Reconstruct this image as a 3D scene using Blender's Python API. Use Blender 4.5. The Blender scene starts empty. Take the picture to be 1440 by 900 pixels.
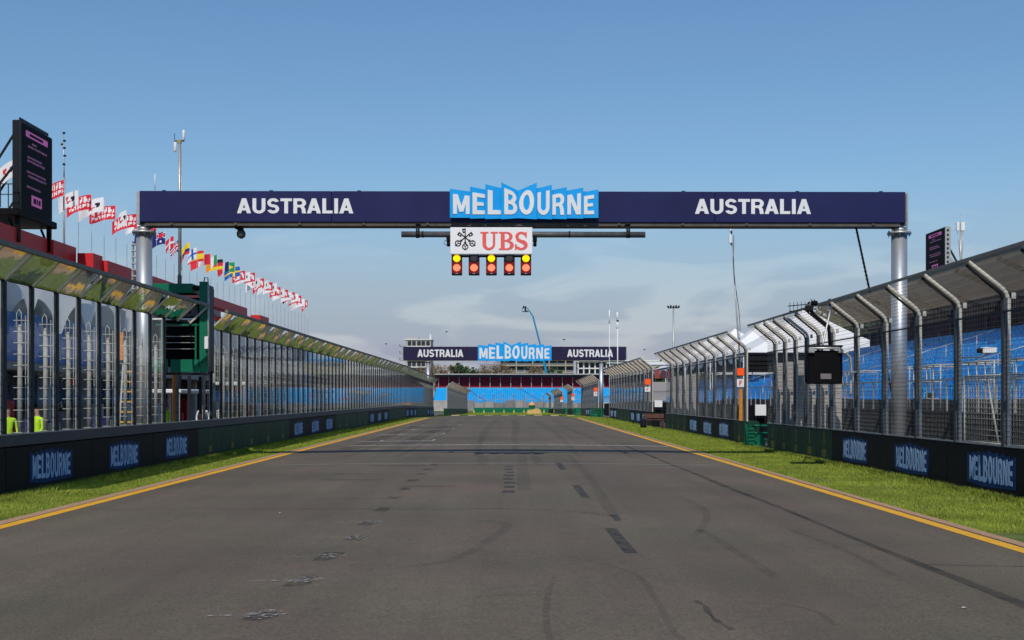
import bpy, math, random
from math import radians, sin, cos, pi
from mathutils import Vector, Matrix
from mathutils.geometry import delaunay_2d_cdt

random.seed(7)
S = bpy.context.scene
COL = S.collection

# ------------------------------------------------------------------ camera
CAM_H = 2.0
FPX, VX, VY = 1600.0, 715.0, 559.0
cam_d = bpy.data.cameras.new('camera')
cam = bpy.data.objects.new('camera', cam_d)
COL.objects.link(cam)
cam.location = (0, 0, CAM_H)
cam.rotation_euler = (radians(90), 0, 0)
cam_d.sensor_width = 36
cam_d.lens = 40
cam_d.shift_x = 5 / 1440
cam_d.shift_y = 109 / 1440
cam_d.clip_start = 0.1
cam_d.clip_end = 9000
S.camera = cam

# ------------------------------------------------------------------ light, sky
SUN_TRAVEL = Vector((0.09, 0.96, -1.0)).normalized()
to_sun = -SUN_TRAVEL
sun_d = bpy.data.lights.new('sun', 'SUN')
sun_d.energy = 3.1
sun_d.angle = radians(0.53)
sun_d.color = (1.0, 0.93, 0.82)
sun = bpy.data.objects.new('sun', sun_d)
COL.objects.link(sun)
sun.rotation_euler = SUN_TRAVEL.to_track_quat('-Z', 'Y').to_euler()

world = bpy.data.worlds.new('World')
S.world = world
world.use_nodes = True
wn, wl = world.node_tree.nodes, world.node_tree.links
wn.clear()
w_out = wn.new('ShaderNodeOutputWorld')
w_bg = wn.new('ShaderNodeBackground')
w_bg.inputs['Strength'].default_value = 0.101
sky = wn.new('ShaderNodeTexSky')
sky.sky_type = 'NISHITA'
sky.sun_disc = False
sky.sun_elevation = math.asin(to_sun.z)
sky.sun_rotation = math.atan2(to_sun.x, to_sun.y)
sky.air_density = 1.5
sky.dust_density = 0.1
sky.ozone_density = 10.0
tc = wn.new('ShaderNodeTexCoord')
sep = wn.new('ShaderNodeSeparateXYZ')
wl.new(tc.outputs['Generated'], sep.inputs[0])
mp = wn.new('ShaderNodeMapping')
mp.inputs['Scale'].default_value = (1.7, 1.7, 6.5)
mp.inputs['Location'].default_value = (0.35, 0.2, 0.1)
wl.new(tc.outputs['Generated'], mp.inputs['Vector'])
cn = wn.new('ShaderNodeTexNoise')
cn.inputs['Scale'].default_value = 2.6
cn.inputs['Detail'].default_value = 7
cn.inputs['Roughness'].default_value = 0.55
cn.inputs['Distortion'].default_value = 0.3
wl.new(mp.outputs[0], cn.inputs['Vector'])
cr = wn.new('ShaderNodeMapRange')
cr.interpolation_type = 'SMOOTHSTEP'
cr.inputs['From Min'].default_value = 0.44
cr.inputs['From Max'].default_value = 0.64
wl.new(cn.outputs['Fac'], cr.inputs['Value'])
# cloud bank sits low: strongest just over the horizon, gone by about 15 degrees
er = wn.new('ShaderNodeMapRange')
er.interpolation_type = 'SMOOTHSTEP'
er.inputs['From Min'].default_value = 0.17
er.inputs['From Max'].default_value = 0.03
er.inputs['To Min'].default_value = 0.0
er.inputs['To Max'].default_value = 1.0
wl.new(sep.outputs['Z'], er.inputs['Value'])
mm = wn.new('ShaderNodeMath'); mm.operation = 'MULTIPLY'
wl.new(cr.outputs[0], mm.inputs[0]); wl.new(er.outputs[0], mm.inputs[1])
# faint high streaks everywhere
mp2 = wn.new('ShaderNodeMapping')
mp2.inputs['Scale'].default_value = (1.0, 2.2, 14.0)
wl.new(tc.outputs['Generated'], mp2.inputs['Vector'])
cn2 = wn.new('ShaderNodeTexNoise')
cn2.inputs['Scale'].default_value = 1.7
cn2.inputs['Detail'].default_value = 5
wl.new(mp2.outputs[0], cn2.inputs['Vector'])
cr2 = wn.new('ShaderNodeMapRange')
cr2.inputs['From Min'].default_value = 0.45
cr2.inputs['From Max'].default_value = 0.8
cr2.inputs['To Max'].default_value = 0.035
wl.new(cn2.outputs['Fac'], cr2.inputs['Value'])
hz = wn.new('ShaderNodeMapRange')                          # pale air low down
hz.interpolation_type = 'SMOOTHSTEP'
hz.inputs['From Min'].default_value = 0.20
hz.inputs['From Max'].default_value = 0.02
hz.inputs['To Max'].default_value = 0.93
wl.new(sep.outputs['Z'], hz.inputs['Value'])
m0 = wn.new('ShaderNodeMath'); m0.operation = 'MAXIMUM'
wl.new(mm.outputs[0], m0.inputs[0]); wl.new(hz.outputs[0], m0.inputs[1])
madd = wn.new('ShaderNodeMath'); madd.operation = 'MAXIMUM'
wl.new(m0.outputs[0], madd.inputs[0]); wl.new(cr2.outputs[0], madd.inputs[1])
# cloud colour: lavender grey undersides to near white tops
cc = wn.new('ShaderNodeMix'); cc.data_type = 'RGBA'
cc.inputs['A'].default_value = (3.15, 3.42, 4.6, 1); cc.inputs['B'].default_value = (4.6, 4.75, 5.5, 1)
cn3 = wn.new('ShaderNodeTexNoise'); cn3.inputs['Scale'].default_value = 5.0; cn3.inputs['Detail'].default_value = 8
cn3.inputs['Distortion'].default_value = 0.6
wl.new(mp.outputs[0], cn3.inputs['Vector'])
ccr = wn.new('ShaderNodeMapRange'); ccr.interpolation_type = 'SMOOTHSTEP'
ccr.inputs['From Min'].default_value = 0.46; ccr.inputs['From Max'].default_value = 0.62
wl.new(cn3.outputs['Fac'], ccr.inputs['Value'])
wl.new(ccr.outputs[0], cc.inputs['Factor'])
mfac = wn.new('ShaderNodeMath'); mfac.operation = 'MULTIPLY'
mfac.inputs[1].default_value = 0.92
wl.new(madd.outputs[0], mfac.inputs[0])
cmix = wn.new('ShaderNodeMix'); cmix.data_type = 'RGBA'
wl.new(mfac.outputs[0], cmix.inputs['Factor'])
wl.new(sky.outputs[0], cmix.inputs['A'])
wl.new(cc.outputs['Result'], cmix.inputs['B'])
wl.new(cmix.outputs['Result'], w_bg.inputs['Color'])
wl.new(w_bg.outputs[0], w_out.inputs['Surface'])

S.view_settings.view_transform = 'Standard'
S.view_settings.look = 'None'
S.view_settings.exposure = 0.0
S.view_settings.gamma = 1.0
S.render.engine = 'CYCLES'
S.cycles.max_bounces = 8
S.cycles.transparent_max_bounces = 24
S.cycles.use_denoising = True

# ------------------------------------------------------------------ helpers
def P(x, y, Y):
    """world point at distance Y seen at photo pixel (x, y)"""
    return Vector(((x - VX) / FPX * Y, Y, CAM_H + (VY - y) / FPX * Y))

def dip(Y):
    return -0.0105 * max(0.0, min(Y, 290.0) - 110.0)

def crown(x):
    t = (x + 0.55) / 7.4
    return 0.075 * (1 - t * t) if abs(t) < 1 else 0.0

def gz(x, Y):
    return dip(Y) + crown(x)

MATS = {}
def mat(name, color, rough=0.6, metal=0.0, var=0.12, scale=6.0, bump=0.0, bscale=40.0, emit=None, estr=0.0, spec=0.22,
        stretch=(1, 1, 1), speck=0.0, detail=5):
    if name in MATS:
        return MATS[name]
    m = bpy.data.materials.new(name)
    m.use_nodes = True
    n, l = m.node_tree.nodes, m.node_tree.links
    b = n['Principled BSDF']
    b.inputs['Roughness'].default_value = rough
    b.inputs['Metallic'].default_value = metal
    b.inputs['Specular IOR Level'].default_value = spec
    t = n.new('ShaderNodeTexCoord')
    mp = n.new('ShaderNodeMapping'); mp.inputs['Scale'].default_value = stretch
    l.new(t.outputs['Object'], mp.inputs['Vector'])
    nz = n.new('ShaderNodeTexNoise')
    nz.inputs['Scale'].default_value = scale
    nz.inputs['Detail'].default_value = detail
    nz.inputs['Roughness'].default_value = 0.6
    l.new(mp.outputs[0], nz.inputs['Vector'])
    rr = n.new('ShaderNodeMapRange')
    rr.inputs['From Min'].default_value = 0.25; rr.inputs['From Max'].default_value = 0.75
    rr.inputs['To Min'].default_value = 1 - var; rr.inputs['To Max'].default_value = 1 + var
    l.new(nz.outputs['Fac'], rr.inputs['Value'])
    mu = n.new('ShaderNodeVectorMath'); mu.operation = 'SCALE'
    mu.inputs[0].default_value = color
    l.new(rr.outputs[0], mu.inputs['Scale'])
    l.new(mu.outputs[0], b.inputs['Base Color'])
    if bump:
        n2 = n.new('ShaderNodeTexNoise')
        n2.inputs['Scale'].default_value = bscale; n2.inputs['Detail'].default_value = 4
        l.new(mp.outputs[0], n2.inputs['Vector'])
        bp = n.new('ShaderNodeBump'); bp.inputs['Strength'].default_value = bump; bp.inputs['Distance'].default_value = 0.01
        l.new(n2.outputs['Fac'], bp.inputs['Height']); l.new(bp.outputs[0], b.inputs['Normal'])
    if emit:
        b.inputs['Emission Color'].default_value = (*emit, 1)
        b.inputs['Emission Strength'].default_value = estr
    MATS[name] = m
    return m

def glass_mat(name, tint, r0, rmax, power, grime=0.0, bump=0.25):
    m = bpy.data.materials.new(name); m.use_nodes = True
    n, l = m.node_tree.nodes, m.node_tree.links
    n.clear()
    out = n.new('ShaderNodeOutputMaterial')
    lw = n.new('ShaderNodeLayerWeight'); lw.inputs['Blend'].default_value = 0.5
    pw = n.new('ShaderNodeMath'); pw.operation = 'POWER'; pw.inputs[1].default_value = power
    l.new(lw.outputs['Facing'], pw.inputs[0])
    mr = n.new('ShaderNodeMapRange'); mr.inputs['To Min'].default_value = r0; mr.inputs['To Max'].default_value = rmax
    l.new(pw.outputs[0], mr.inputs['Value'])
    tr = n.new('ShaderNodeBsdfTransparent'); tr.inputs['Color'].default_value = (*tint, 1)
    gl = n.new('ShaderNodeBsdfGlossy'); gl.inputs['Roughness'].default_value = 0.03
    gl.inputs['Color'].default_value = (0.93, 0.95, 0.95, 1)
    t = n.new('ShaderNodeTexCoord')
    nz = n.new('ShaderNodeTexNoise'); nz.inputs['Scale'].default_value = 1.3; nz.inputs['Detail'].default_value = 2
    l.new(t.outputs['Object'], nz.inputs['Vector'])
    bp = n.new('ShaderNodeBump'); bp.inputs['Strength'].default_value = bump; bp.inputs['Distance'].default_value = 0.05
    l.new(nz.outputs['Fac'], bp.inputs['Height']); l.new(bp.outputs[0], gl.inputs['Normal'])
    mx = n.new('ShaderNodeMixShader')
    l.new(mr.outputs[0], mx.inputs[0]); l.new(tr.outputs[0], mx.inputs[1]); l.new(gl.outputs[0], mx.inputs[2])
    if grime:
        df = n.new('ShaderNodeBsdfDiffuse'); df.inputs['Color'].default_value = (0.4, 0.39, 0.36, 1)
        n3 = n.new('ShaderNodeTexNoise'); n3.inputs['Scale'].default_value = 3.0; n3.inputs['Detail'].default_value = 6
        l.new(t.outputs['Object'], n3.inputs['Vector'])
        g = n.new('ShaderNodeMapRange'); g.inputs['From Min'].default_value = 0.35; g.inputs['From Max'].default_value = 0.75
        g.inputs['To Max'].default_value = grime
        l.new(n3.outputs['Fac'], g.inputs['Value'])
        mx2 = n.new('ShaderNodeMixShader')
        l.new(g.outputs[0], mx2.inputs[0]); l.new(mx.outputs[0], mx2.inputs[1]); l.new(df.outputs[0], mx2.inputs[2])
        l.new(mx2.outputs[0], out.inputs[0])
    else:
        l.new(mx.outputs[0], out.inputs[0])
    MATS[name] = m
    return m

def decal_mat(name, color, alpha, scale=3.0, lo=0.35, hi=0.65, rough=0.8, stretch=(1, 1, 1)):
    """worn paint or rubber: patches of it are missing"""
    m = bpy.data.materials.new(name); m.use_nodes = True
    n, l = m.node_tree.nodes, m.node_tree.links
    b = n['Principled BSDF']
    b.inputs['Base Color'].default_value = (*color, 1); b.inputs['Roughness'].default_value = rough
    t = n.new('ShaderNodeTexCoord')
    mp = n.new('ShaderNodeMapping'); mp.inputs['Scale'].default_value = stretch
    l.new(t.outputs['Object'], mp.inputs['Vector'])
    nz = n.new('ShaderNodeTexNoise'); nz.inputs['Scale'].default_value = scale; nz.inputs['Detail'].default_value = 8
    nz.inputs['Roughness'].default_value = 0.7
    l.new(mp.outputs[0], nz.inputs['Vector'])
    rr = n.new('ShaderNodeMapRange'); rr.inputs['From Min'].default_value = lo; rr.inputs['From Max'].default_value = hi
    rr.inputs['To Max'].default_value = alpha
    l.new(nz.outputs['Fac'], rr.inputs['Value']); l.new(rr.outputs[0], b.inputs['Alpha'])
    MATS[name] = m
    return m

class MB:
    def __init__(s): s.v, s.f, s.m, s.sm = [], [], [], []
    def add(s, vs, fs, mi=0, smooth=False):
        o = len(s.v); s.v.extend(tuple(p) for p in vs)
        for f in fs:
            s.f.append(tuple(i + o for i in f)); s.m.append(mi); s.sm.append(smooth)
        return s
    def box(s, x0, y0, z0, x1, y1, z1, mi=0):
        x0, x1 = min(x0, x1), max(x0, x1); y0, y1 = min(y0, y1), max(y0, y1); z0, z1 = min(z0, z1), max(z0, z1)
        v = [(x0, y0, z0), (x1, y0, z0), (x1, y1, z0), (x0, y1, z0), (x0, y0, z1), (x1, y0, z1), (x1, y1, z1), (x0, y1, z1)]
        return s.add(v, [(0, 3, 2, 1), (4, 5, 6, 7), (0, 1, 5, 4), (1, 2, 6, 5), (2, 3, 7, 6), (3, 0, 4, 7)], mi)
    def cbox(s, x0, y0, z0, x1, y1, z1, c=0.01, mi=0):
        """box with chamfered edges"""
        x0, x1 = min(x0, x1), max(x0, x1); y0, y1 = min(y0, y1), max(y0, y1); z0, z1 = min(z0, z1), max(z0, z1)
        import itertools
        vs = []; idx = {}
        for sx, sy, sz in itertools.product((0, 1), repeat=3):
            for ax in range(3):
                p = [(x0, x1)[sx], (y0, y1)[sy], (z0, z1)[sz]]
                for a in range(3):
                    if a != ax:
                        sg = (sx, sy, sz)[a]; p[a] += -c if sg else c
                idx[(sx, sy, sz, ax)] = len(vs); vs.append(p)
        fs = []
        for ax in range(3):
            o = [a for a in range(3) if a != ax]
            for sd in (0, 1):
                q = []
                for (a, b) in ((0, 0), (1, 0), (1, 1), (0, 1)):
                    k = [0, 0, 0]; k[ax] = sd; k[o[0]] = a; k[o[1]] = b
                    q.append(idx[(*k, ax)])
                if (sd == 1) != (ax != 1): q = q[::-1]
                fs.append(tuple(q))
            for (a, b) in itertools.product((0, 1), repeat=2):
                k0 = [0, 0, 0]; k1 = [0, 0, 0]; k0[ax] = 0; k1[ax] = 1
                for k in (k0, k1): k[o[0]] = a; k[o[1]] = b
                fs.append((idx[(*k0, o[0])], idx[(*k1, o[0])], idx[(*k1, o[1])], idx[(*k0, o[1])]))
        for sx, sy, sz in itertools.product((0, 1), repeat=3):
            fs.append(tuple(idx[(sx, sy, sz, a)] for a in range(3)))
        return s.add(vs, fs, mi)
    def bar(s, p, q, w, h=None, mi=0, up=(0, 0, 1)):
        p, q = Vector(p), Vector(q); h = h or w
        d = (q - p).normalized(); u = Vector(up)
        if abs(d.dot(u)) > 0.98: u = Vector((0, 1, 0))
        a = d.cross(u).normalized(); b = a.cross(d).normalized()
        a *= w / 2; b *= h / 2
        v = [p - a - b, p + a - b, p + a + b, p - a + b, q - a - b, q + a - b, q + a + b, q - a + b]
        return s.add(v, [(3, 2, 1, 0), (4, 5, 6, 7), (0, 1, 5, 4), (1, 2, 6, 5), (2, 3, 7, 6), (3, 0, 4, 7)], mi)
    def tube(s, pts, r, n=8, mi=0, cap=True, smooth=True):
        pts = [Vector(p) for p in pts]; rs = r if isinstance(r, (list, tuple)) else [r] * len(pts)
        vs = []; prev = None
        for i, p in enumerate(pts):
            d = (pts[min(i + 1, len(pts) - 1)] - pts[max(i - 1, 0)]).normalized()
            if prev is None:
                u = Vector((0, 0, 1)) if abs(d.z) < 0.95 else Vector((0, 1, 0))
                a = d.cross(u).normalized()
            else:
                a = (prev - d * prev.dot(d)).normalized()
            prev = a; b = d.cross(a)
            for k in range(n):
                t = 2 * pi * k / n
                vs.append(p + (a * cos(t) + b * sin(t)) * rs[i])
        fs = []
        for i in range(len(pts) - 1):
            for k in range(n):
                k2 = (k + 1) % n
                fs.append((i * n + k, i * n + k2, (i + 1) * n + k2, (i + 1) * n + k))
        s.add(vs, fs, mi, smooth)
        if cap:
            o = len(s.v) - len(vs)
            s.f.append(tuple(o + k for k in range(n))[::-1]); s.m.append(mi); s.sm.append(False)
            e = o + (len(pts) - 1) * n
            s.f.append(tuple(e + k for k in range(n))); s.m.append(mi); s.sm.append(False)
        return s
    def quad(s, a, b, c, d, mi=0): return s.add([a, b, c, d], [(0, 1, 2, 3)], mi)
    def slab(s, corners, normal, t, mi=0):
        """thick plate from a 4-corner outline"""
        c = [Vector(p) for p in corners]; nn = Vector(normal).normalized() * t
        v = c + [p + nn for p in c]; k = len(c)
        fs = [tuple(range(k))[::-1], tuple(range(k, 2 * k))]
        fs += [(i, (i + 1) % k, (i + 1) % k + k, i + k) for i in range(k)]
        return s.add(v, fs, mi)
    def plate2d(s, tri2d, fn, depth, mi=0, side_mi=None):
        """tri2d = (verts, faces) in 2D; fn maps (u, v, d) to 3D; front at d=depth"""
        vs, fs = tri2d; k = len(vs)
        v = [fn(u, w, depth) for u, w in vs] + [fn(u, w, 0) for u, w in vs]
        s.add(v, [f for f in fs], mi)
        cnt = {}
        for f in fs:
            for i in range(len(f)):
                e = (f[i], f[(i + 1) % len(f)])
                cnt[e] = 1
        o = len(s.v) - 2 * k
        for (a, b) in cnt:
            if (b, a) not in cnt:
                s.f.append((o + b, o + a, o + a + k, o + b + k)); s.m.append(mi if side_mi is None else side_mi); s.sm.append(False)
        return s
    def mesh(s, name, mats):
        me = bpy.data.meshes.new(name)
        me.from_pydata(s.v, [], s.f)
        for m in (mats if isinstance(mats, (list, tuple)) else [mats]): me.materials.append(m)
        me.polygons.foreach_set('material_index', s.m)
        me.polygons.foreach_set('use_smooth', s.sm)
        me.update()
        return me
    def build(s, name, mats, parent=None, **kw):
        return link(name, s.mesh(name, mats), parent, **kw)

def link(name, data, parent=None, loc=None, kind=None, label=None, cat=None, group=None, rot=None):
    o = bpy.data.objects.new(name, data); COL.objects.link(o)
    if parent is not None: o.parent = parent
    if loc is not None: o.location = loc
    if rot is not None: o.rotation_euler = rot
    tag(o, label, cat, group, kind)
    return o

def tag(o, label=None, cat=None, group=None, kind=None):
    if label: o['label'] = label
    if cat: o['category'] = cat
    if group: o['group'] = group
    if kind: o['kind'] = kind
    return o

def thing(name, label, cat, loc=(0, 0, 0), group=None, rz=0.0):
    return link(name, None, None, loc=loc, label=label, cat=cat, group=group, rot=(0, 0, rz))

ORD = ['first', 'second', 'third', 'fourth', 'fifth', 'sixth', 'seventh', 'eighth', 'ninth', 'tenth', 'eleventh', 'twelfth',
       'thirteenth', 'fourteenth']

# ------------------------------------------------------------------ lettering as 2D outlines
def rect(x0, y0, x1, y1): return [(x0, y0), (x1, y0), (x1, y1), (x0, y1)]
def band(cx, cy, rx, ry, a0, a1, tx, ty=None, n=10):
    ty = ty or tx; out = []
    for i in range(n):
        t0 = radians(a0 + (a1 - a0) * i / n); t1 = radians(a0 + (a1 - a0) * (i + 1) / n)
        out.append([(cx + rx * cos(t0), cy + ry * sin(t0)), (cx + rx * cos(t1), cy + ry * sin(t1)),
                    (cx + (rx - tx) * cos(t1), cy + (ry - ty) * sin(t1)), (cx + (rx - tx) * cos(t0), cy + (ry - ty) * sin(t0))])
    return out
def GLY():
    s, h = .215, .19
    g = {}
    g['A'] = (.80, [[(0, 0), (.23, 0), (.52, 1), (.28, 1)], [(.80, 0), (.57, 0), (.28, 1), (.52, 1)], rect(.17, .19, .63, .36)])
    g['U'] = (.74, [rect(0, .33, s, 1), rect(.74 - s, .33, .74, 1)] + band(.37, .34, .37, .355, 180, 360, s, h, 14))
    g['S'] = (.68, band(.34, .7075, .335, .3025, 18, 270, .2, h, 16) + band(.34, .2925, .34, .3025, 90, -162, .2, h, 16))
    g['T'] = (.66, [rect(0, 1 - h, .66, 1), rect(.33 - s / 2, 0, .33 + s / 2, 1)])
    g['R'] = (.74, [rect(0, 0, s, 1), rect(s * .9, 1 - h + .01, .42, 1), rect(s * .9, .40, .44, .57)] + band(.41, .70, .31, .30, -90, 90, s, h - .01, 12)
              + [[(.40, .41), (.60, .46), (.68, .30), (.72, 0), (.49, 0), (.47, .26)]])
    g['L'] = (.58, [rect(0, 0, s, 1), rect(0, 0, .58, h)])
    g['I'] = (s, [rect(0, 0, s, 1)])
    g['M'] = (.86, [rect(0, 0, .2, 1), rect(.66, 0, .86, 1), [(.05, 1), (.25, 1), (.53, .12), (.33, .12)], [(.81, 1), (.61, 1), (.33, .12), (.53, .12)]])
    g['E'] = (.60, [rect(0, 0, s, 1), rect(0, 0, .60, h), rect(0, 1 - h, .60, 1), rect(0, .41, .54, .58)])
    g['B'] = (.72, [rect(0, 0, s, 1), rect(s * .9, 0, .42, h - .01), rect(s * .9, 1 - h + .01, .40, 1), rect(s * .9, .42, .44, .58)]
              + band(.38, .74, .29, .26, -90, 90, s * .95, .17, 10) + band(.40, .285, .32, .285, -90, 90, s, .17, 10))
    g['O'] = (.76, band(.38, .5, .38, .51, 0, 360, s, h, 28))
    g['N'] = (.74, [rect(0, 0, .2, 1), rect(.54, 0, .74, 1), [(.04, 1), (.26, 1), (.70, 0), (.48, 0)]])
    g['F'] = (.60, [rect(0, 0, s, 1), rect(0, 1 - h, .60, 1), rect(0, .40, .52, .57)])
    # slab-serif capitals
    g['u'] = (.98, [rect(.12, .34, .33, 1), rect(.70, .34, .83, 1), rect(0, .92, .46, 1), rect(.57, .92, .98, 1)] + band(.475, .35, .355, .36, 180, 272, .205, .13, 9) + band(.475, .35, .355, .36, 268, 360, .125, .13, 9))
    g['b'] = (.84, [rect(.11, 0, .33, 1), rect(0, 0, .46, .085), rect(0, .915, .46, 1), rect(.28, .465, .48, .555)]
              + band(.44, .745, .33, .255, -90, 90, .19, .095, 12) + band(.46, .265, .38, .265, -90, 90, .21, .095, 12))
    g['s'] = (.72, band(.36, .735, .33, .275, 35, 262, .18, .12, 14) + band(.36, .275, .36, .285, 95, -150, .2, .12, 14)
              + [[(.08, .62), (.22, .64), (.68, .40), (.66, .26), (.50, .30), (.10, .50)], [(.48, .93), (.61, .68), (.67, .68), (.67, 1.0), (.62, 1.0), (.58, .95)], [(.22, .08), (.07, .33), (.01, .33), (.01, 0), (.06, 0), (.10, .06)]])
    return g
GLYPHS = GLY()
_u = {}
def union2d(polys):
    vs, fs = [], []
    for p in polys:
        ar = sum(p[i][0] * p[(i + 1) % len(p)][1] - p[(i + 1) % len(p)][0] * p[i][1] for i in range(len(p)))
        if ar < 0: p = p[::-1]
        o = len(vs); vs += [Vector(q) for q in p]; fs.append(list(range(o, o + len(p))))
    r = delaunay_2d_cdt(vs, [], fs, 1, 1e-4, True)
    keep = [tuple(f) for f, of in zip(r[2], r[5]) if len(of)]
    out = []
    V = [(p.x, p.y) for p in r[0]]
    for f in keep:
        ar = sum(V[f[i]][0] * V[f[(i + 1) % len(f)]][1] - V[f[(i + 1) % len(f)]][0] * V[f[i]][1] for i in range(len(f)))
        out.append(f if ar > 0 else f[::-1])
    return V, out
def glyph(c):
    if c not in _u: _u[c] = union2d(GLYPHS[c][1])
    return _u[c]
def text2d(txt, height, width=None, gap=.12, kern=None):
    """merged 2D triangles of a word, origin at lower left; width stretches it"""
    vs, fs = [], []; x = 0.0
    for i, c in enumerate(txt):
        if i and kern and (txt[i - 1] + c) in kern: x -= kern[txt[i - 1] + c]
        V, F = glyph(c); o = len(vs)
        vs += [(u + x, v) for u, v in V]; fs += [tuple(k + o for k in f) for f in F]
        x += GLYPHS[c][0] + gap
    x -= gap
    sx = (width / x) if width else height
    return [(u * sx, v * height) for u, v in vs], fs
KERN = {'ST': .03, 'TR': .02, 'RA': .07, 'LI': 0, 'IA': .03, 'AL': .02, 'AU': .02}
# ------------------------------------------------------------------ materials
def asphalt_mat(name, base, patch=0.22):
    m = bpy.data.materials.new(name); m.use_nodes = True
    n, l = m.node_tree.nodes, m.node_tree.links
    b = n['Principled BSDF']; b.inputs['Roughness'].default_value = 0.82; b.inputs['Specular IOR Level'].default_value = 0.35
    t = n.new('ShaderNodeTexCoord')
    def noise(scale, det, st=(1, 1, 1), rg=0.6):
        mp = n.new('ShaderNodeMapping'); mp.inputs['Scale'].default_value = st
        l.new(t.outputs['Object'], mp.inputs['Vector'])
        z = n.new('ShaderNodeTexNoise'); z.inputs['Scale'].default_value = scale; z.inputs['Detail'].default_value = det
        z.inputs['Roughness'].default_value = rg
        l.new(mp.outputs[0], z.inputs['Vector']); return z.outputs['Fac']
    def rng(src, a, c, lo, hi):
        r = n.new('ShaderNodeMapRange'); r.inputs['From Min'].default_value = a; r.inputs['From Max'].default_value = c
        r.inputs['To Min'].default_value = lo; r.inputs['To Max'].default_value = hi
        l.new(src, r.inputs['Value']); return r.outputs[0]
    def mul(a, c):
        q = n.new('ShaderNodeMath'); q.operation = 'MULTIPLY'; l.new(a, q.inputs[0]); l.new(c, q.inputs[1]); return q.outputs[0]
    big = rng(noise(0.16, 4), 0.3, 0.7, 1 - patch, 1 + patch)
    lane = rng(noise(0.9, 4, (1, 0.03, 1)), 0.3, 0.7, 0.86, 1.10)           # long wheel-track streaks along the lap
    agg = rng(noise(34, 4, rg=0.95), 0.3, 0.7, 0.40, 1.75)                   # stone chips
    mid = rng(noise(7, 5), 0.3, 0.7, 0.93, 1.07)
    f = mul(mul(big, lane), mul(agg, mid))
    hue = n.new('ShaderNodeMix'); hue.data_type = 'RGBA'
    hue.inputs['A'].default_value = (base[0] * 1.06, base[1] * 0.98, base[2] * 1.0, 1)
    hue.inputs['B'].default_value = (base[0] * 0.97, base[1] * 1.02, base[2] * 0.93, 1)
    l.new(rng(noise(0.35, 3), 0.35, 0.65, 0, 1), hue.inputs['Factor'])
    sc = n.new('ShaderNodeVectorMath'); sc.operation = 'SCALE'
    l.new(hue.outputs['Result'], sc.inputs[0]); l.new(f, sc.inputs['Scale']); l.new(sc.outputs[0], b.inputs['Base Color'])
    bp = n.new('ShaderNodeBump'); bp.inputs['Strength'].default_value = 0.35; bp.inputs['Distance'].default_value = 0.006
    l.new(noise(140, 2), bp.inputs['Height']); l.new(bp.outputs[0], b.inputs['Normal'])
    MATS[name] = m
    return m

M_ASPH = asphalt_mat('track_asphalt', (0.119, 0.095, 0.067))
M_LANE = asphalt_mat('lane_asphalt', (0.11, 0.105, 0.10))
M_SOIL = mat('grass_soil', (0.105, 0.130, 0.026), 0.9, var=0.45, scale=1.6, bump=0.6, bscale=30, detail=8)
M_YELLOW = mat('line_yellow', (0.80, 0.41, 0.03), 0.6, var=0.14, scale=3, detail=9)
M_TAN = mat('edge_concrete', (0.42, 0.26, 0.16), 0.85, var=0.25, scale=9, bump=0.3, detail=9)
M_WALLB = mat('barrier_black', (0.008, 0.008, 0.009), 0.6, spec=.12, var=0.35, scale=2.5, bump=0.1, bscale=6)
M_WALLG = mat('barrier_green', (0.007, 0.048, 0.024), 0.55, spec=.15, var=0.25, scale=2.5, bump=0.1, bscale=6)
M_CONC = mat('pale_concrete', (0.34, 0.33, 0.31), 0.85, var=0.18, scale=3, bump=0.2)
M_GALV = mat('galvanised_steel', (0.46, 0.46, 0.44), 0.42, 0.55, var=0.16, scale=8)
M_PIPE = mat('brushed_column_steel', (0.50, 0.52, 0.54), 0.42, 0.7, var=0.10, scale=4, stretch=(1, 1, 0.3))
M_RIB = mat('pale_steel', (0.50, 0.48, 0.42), 0.55, 0.1, var=0.14, scale=9)
M_SLATE = mat('slate_paint', (0.018, 0.022, 0.029), 0.5, spec=.15, var=0.2, scale=5)
M_DARK = mat('dark_steel', (0.012, 0.0125, 0.014), 0.5, spec=.15, var=0.3, scale=6)
M_BLACK = mat('matt_black', (0.005, 0.005, 0.006), 0.6, spec=.08, var=0.3, scale=6)
M_WIRE = mat('fence_wire', (0.27, 0.26, 0.24), 0.5, 0.1, var=0.3, scale=4)
M_WIRE_LIT = mat('fence_wire_sunlit', (0.50, 0.42, 0.33), 0.55, 0.0, var=0.2, scale=4)  # sunlit tan of the overhang wires, put into the colour
M_RAILT = mat('rail_weathered', (0.20, 0.19, 0.165), 0.6, 0.0, var=0.25, scale=5)
M_RAILS = mat('rail_slate', (0.055, 0.062, 0.072), 0.5, 0.0, var=0.2, scale=5)
M_WHITE = mat('white_paint', (0.78, 0.78, 0.77), 0.5, var=0.05, scale=4)
M_NAVY = mat('navy_panel', (0.019, 0.022, 0.088), 0.5, spec=.14, var=0.2, scale=0.6, bump=.5, bscale=1.6)
M_NAVY2 = mat('purple_navy_panel', (0.026, 0.021, 0.058), 0.5, spec=.1, var=0.10, scale=0.8)
M_CYAN = mat('sky_blue_panel', (0.012, 0.36, 0.82), 0.45, var=0.05, scale=3)
M_BANBLUE = mat('banner_blue', (0.003, 0.040, 0.14), 0.5, spec=.1, var=0.15, scale=4)
M_BANTXT = mat('banner_pale_blue', (0.38, 0.56, 0.78), 0.5, var=0.12, scale=5)
M_GOLD = mat('dull_gold', (0.16, 0.13, 0.022), 0.5, var=0.2, scale=6)
M_RED = mat('signal_red', (0.62, 0.025, 0.030), 0.5, var=0.08, scale=2)
M_CORAL = mat('coral_red', (0.72, 0.075, 0.060), 0.5, var=0.04, scale=3)
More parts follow.
